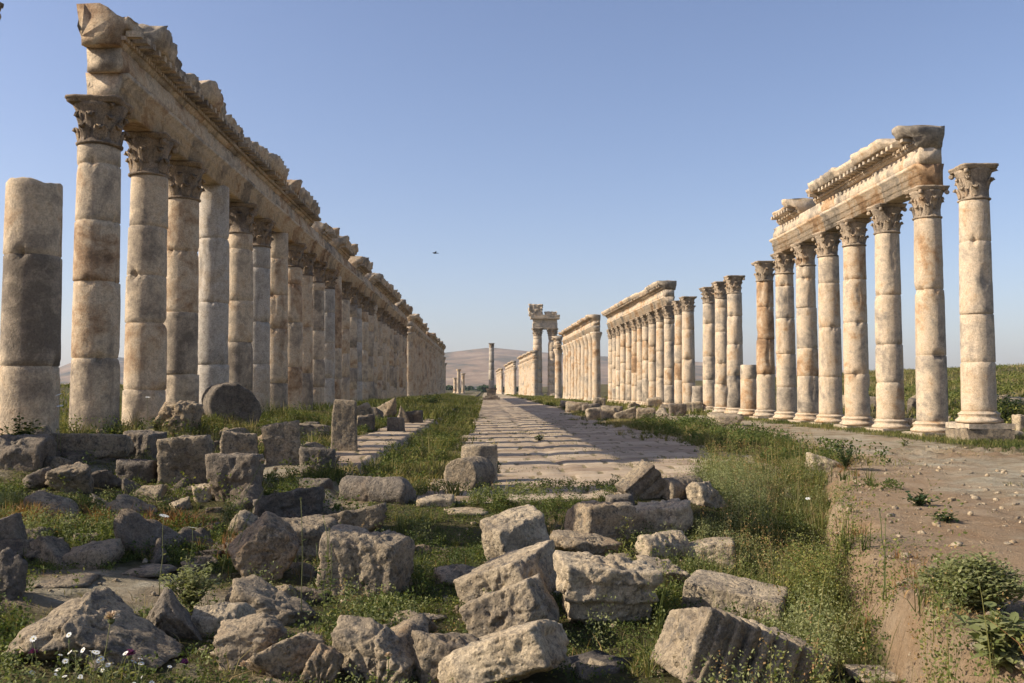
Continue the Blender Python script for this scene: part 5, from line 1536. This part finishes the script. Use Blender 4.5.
def daisies(u, v, hpx, label, seed, n, spread):
    r = np.random.default_rng(seed)
    p = on_ground(u, v); h = hpx * p[1] / FPX
    t = thing('daisy_plant', label, 'plant', tuple(p), 0, 'white daisies')
    st, la = [], Acc()
    for i in range(n):
        b = np.array([r.normal(0, spread), r.normal(0, spread * 0.8), 0])
        pts = bend(b, h * r.uniform(0.45, 1.05), r.uniform(0, 6.28), 0.25 * h, r, 5); st.append(pts)
        for k in range(14):
            q = r.uniform(0.05, 0.9); c = np.array([np.interp(q, np.linspace(0, 1, 5), pts[:, j]) for j in range(3)])
            a_ = r.uniform(0, 6.28); leafquads(la, c, [math.cos(a_), math.sin(a_), r.uniform(0.1, 1.0)], r.uniform(0.03, 0.07), 0.006, r)
    plant_stems(t, st, r, rad=0.003)
    link('leaves', la.mesh('leaves', False), M['weed'], t)
    for pts in st: flower_disc(pts[-1], r.uniform(0.015, 0.025), 10, r, 0.5, 'petal', 'yellow', t)
daisies(78, 712, 66, 'clump of white daisies in the bottom corner, highest and left of the thistle', 3101, 15, 0.15)
daisies(112, 712, 54, 'clump of white daisies right around the cream thistle stalk', 3102, 14, 0.14)
daisies(58, 716, 46, 'low clump of white daisies at the bottom edge near the frame side', 3103, 9, 0.12)
daisies(150, 706, 44, 'sparse white daisies ending the patch before the dark pointed rock', 3104, 6, 0.10)

def bush(u, v, wpx, hpx, label, seed, mat, leaf, count, name='shrub', cat='shrub', stems=9, group='low shrubs', spiky=False):
    r = np.random.default_rng(seed)
    p = on_ground(u, v); w = wpx * p[1] / FPX; h = hpx * p[1] / FPX
    t = thing(name, label, cat, tuple(p), 0, group)
    st, la = [], Acc()
    for i in range(stems):
        a_ = r.uniform(0, 6.28); q_ = r.random() ** 0.6
        pts = bend(np.zeros(3), h * (1 - 0.45 * q_) * r.uniform(0.8, 1.05), a_, 0.5 * w * q_, r, 6); st.append(pts)
        for k in range(count):
            q = r.uniform(0.15, 1.0); c = np.array([np.interp(q, np.linspace(0, 1, 6), pts[:, j]) for j in range(3)])
            c = c + r.normal(0, 0.03 if not spiky else 0.008, 3) * (w / 0.6)
            b_ = r.uniform(0, 6.28); leafquads(la, c, [math.cos(b_), math.sin(b_), r.uniform(-0.1, 1.2)], leaf * r.uniform(0.6, 1.3), leaf * (0.16 if spiky else 0.26), r)
    plant_stems(t, st, r, rad=0.006)
    link('foliage', la.mesh('foliage', False), M[mat], t)
bush(975, 610, 112, 58, 'grey-green bushy sage on the edge of the dirt terrace', 3201, 'sage', 0.042, 170, stems=64)
bush(1002, 666, 84, 62, 'broad-leaved green plant in the bottom corner below the sage', 3202, 'sage', 0.10, 18, name='leafy_plant', cat='plant', stems=26)
bush(846, 470, 40, 36, 'dark spiky-stemmed plant on the terrace edge', 3203, 'darkleaf', 0.11, 22, name='spiky_plant', cat='plant', stems=14, spiky=True)
bush(921, 506, 34, 12, 'small dark rosette plant on the bare terrace', 3204, 'darkleaf', 0.10, 10, name='rosette_plant', cat='plant', stems=12)
bush(946, 521, 30, 8, 'low flat weed on the terrace just beyond the rosette', 3205, 'darkleaf', 0.08, 9, name='rosette_plant', cat='plant', stems=10)
bush(904, 446, 20, 8, 'tiny weed tuft at the far side of the terrace', 3206, 'weed', 0.08, 9, name='rosette_plant', cat='plant', stems=8)
bush(1004, 425, 46, 40, 'dark green bush behind the free standing column', 3207, 'darkleaf', 0.12, 46, stems=22)
bush(20, 452, 40, 40, 'leafy green shrub before the broken column stump', 3208, 'weed', 0.10, 24, stems=14)
bush(120, 442, 30, 22, 'small green shrub at the feet of the first two shaded columns', 3209, 'weed', 0.09, 22, stems=12)
bush(158, 436, 20, 26, 'yellowish green plant beside the honeycombed stone', 3210, 'sage', 0.09, 22, stems=9)
bush(432, 405, 34, 12, 'dark green shrub in the far verge by the pale column gap', 3211, 'darkleaf', 0.22, 30, stems=16)
bush(475, 414, 10, 6, 'small round tuft on the far paving', 3212, 'weed', 0.16, 12, stems=10)
bush(539, 441, 14, 6, 'lone green tuft in the paving joints', 3213, 'weed', 0.10, 12, stems=10)
bush(498, 474, 12, 14, 'small weed beside the upright drum on the street', 3214, 'darkleaf', 0.08, 12, stems=8)
bush(505, 510, 20, 18, 'green tuft at the front edge of the paving', 3215, 'weed', 0.08, 16, stems=10)
bush(190, 612, 62, 58, 'yellow-green bushy weed left of the pale heap', 3216, 'sage', 0.05, 44, stems=26)

# far trees under the hills
r = np.random.default_rng(77)
a = Acc()
V0, T0 = ICO[3]
cn = []
for i in range(70):
    x_ = r.uniform(-70, 30) if i < 45 else r.uniform(-260, 330); y_ = r.uniform(520, 800) if i < 45 else r.uniform(900, 1250)
    s_ = r.uniform(2.2, 4.5)
    for q in range(26):
        d_ = r.normal(size=3); d_ /= np.linalg.norm(d_)
        c_ = np.array([x_, y_, s_ * 0.55]) + d_ * s_ * [0.75, 0.75, 0.5] * r.random() ** 0.4
        cn.append((c_, s_ * r.uniform(0.16, 0.34)))
V1, T1 = ICO1
for c_, s_ in cn: a.add(V1 * s_ * (1 + 0.3 * r.normal(size=(len(V1), 1))) + c_, T=T1, a=r.uniform(0, 0.7))
tag(link('treeline', a.mesh('treeline', False), M['darkleaf'], None, (0, 0, float(ground(0, 800)) - 0.5)), kind='stuff')

# the bird over the street
p = at_depth(435, 253, 60)
bt = thing('bird', 'tiny dark bird flying in the clear sky over the street', 'bird', tuple(p), 0.4)
a = Acc()
V, Q, P = lathe([(0.002, -0.17), (0.02, -0.15), (0.028, -0.12), (0.045, -0.05), (0.05, 0.02), (0.03, 0.10), (0.015, 0.16), (0.03, 0.22), (0.004, 0.24)], 10)
V = V[:, [2, 0, 1]]; a.add(V, Q, P=P); link('body', a.mesh('body'), M['bird'], bt)
for s in (-1, 1):
    a = Acc()
    W_ = []
    for q in np.linspace(0, 1, 6):
        c_ = 0.07 * (1 - 0.8 * q ** 2); xx = 0.06 * q - 0.10 * q * q
        zz = 0.16 * q - 0.10 * q * q
        W_ += [[xx - c_, s * (0.03 + 0.30 * q), zz], [xx, s * (0.03 + 0.30 * q), zz + 0.012], [xx + c_ * 0.6, s * (0.03 + 0.30 * q), zz], [xx, s * (0.03 + 0.30 * q), zz - 0.006]]
    a.add(W_, grid_quads(4, 6, True), P=[[3, 2, 1, 0], [20, 21, 22, 23]]); link('wing', a.mesh('wing'), M['bird'], bt)
# ------------------------------------------------------------------ the air
hm = bpy.data.materials.new('haze'); hm.use_nodes = True
ht = hm.node_tree
for n in list(ht.nodes):
    if n.type != 'OUTPUT_MATERIAL': ht.nodes.remove(n)
pv = ht.nodes.new('ShaderNodeVolumePrincipled')
pv.inputs['Color'].default_value = (0.80, 0.86, 0.95, 1)
pv.inputs['Density'].default_value = 0.00009
pv.inputs['Anisotropy'].default_value = 0.2
ht.links.new(pv.outputs[0], ht.nodes['Material Output'].inputs['Volume'])
V, Q = box_vq(0, 3000, 130, 13000, 6900, 290, 1)
a = Acc(); a.add(V, Q)
tag(link('haze', a.mesh('haze', False), hm), kind='stuff')
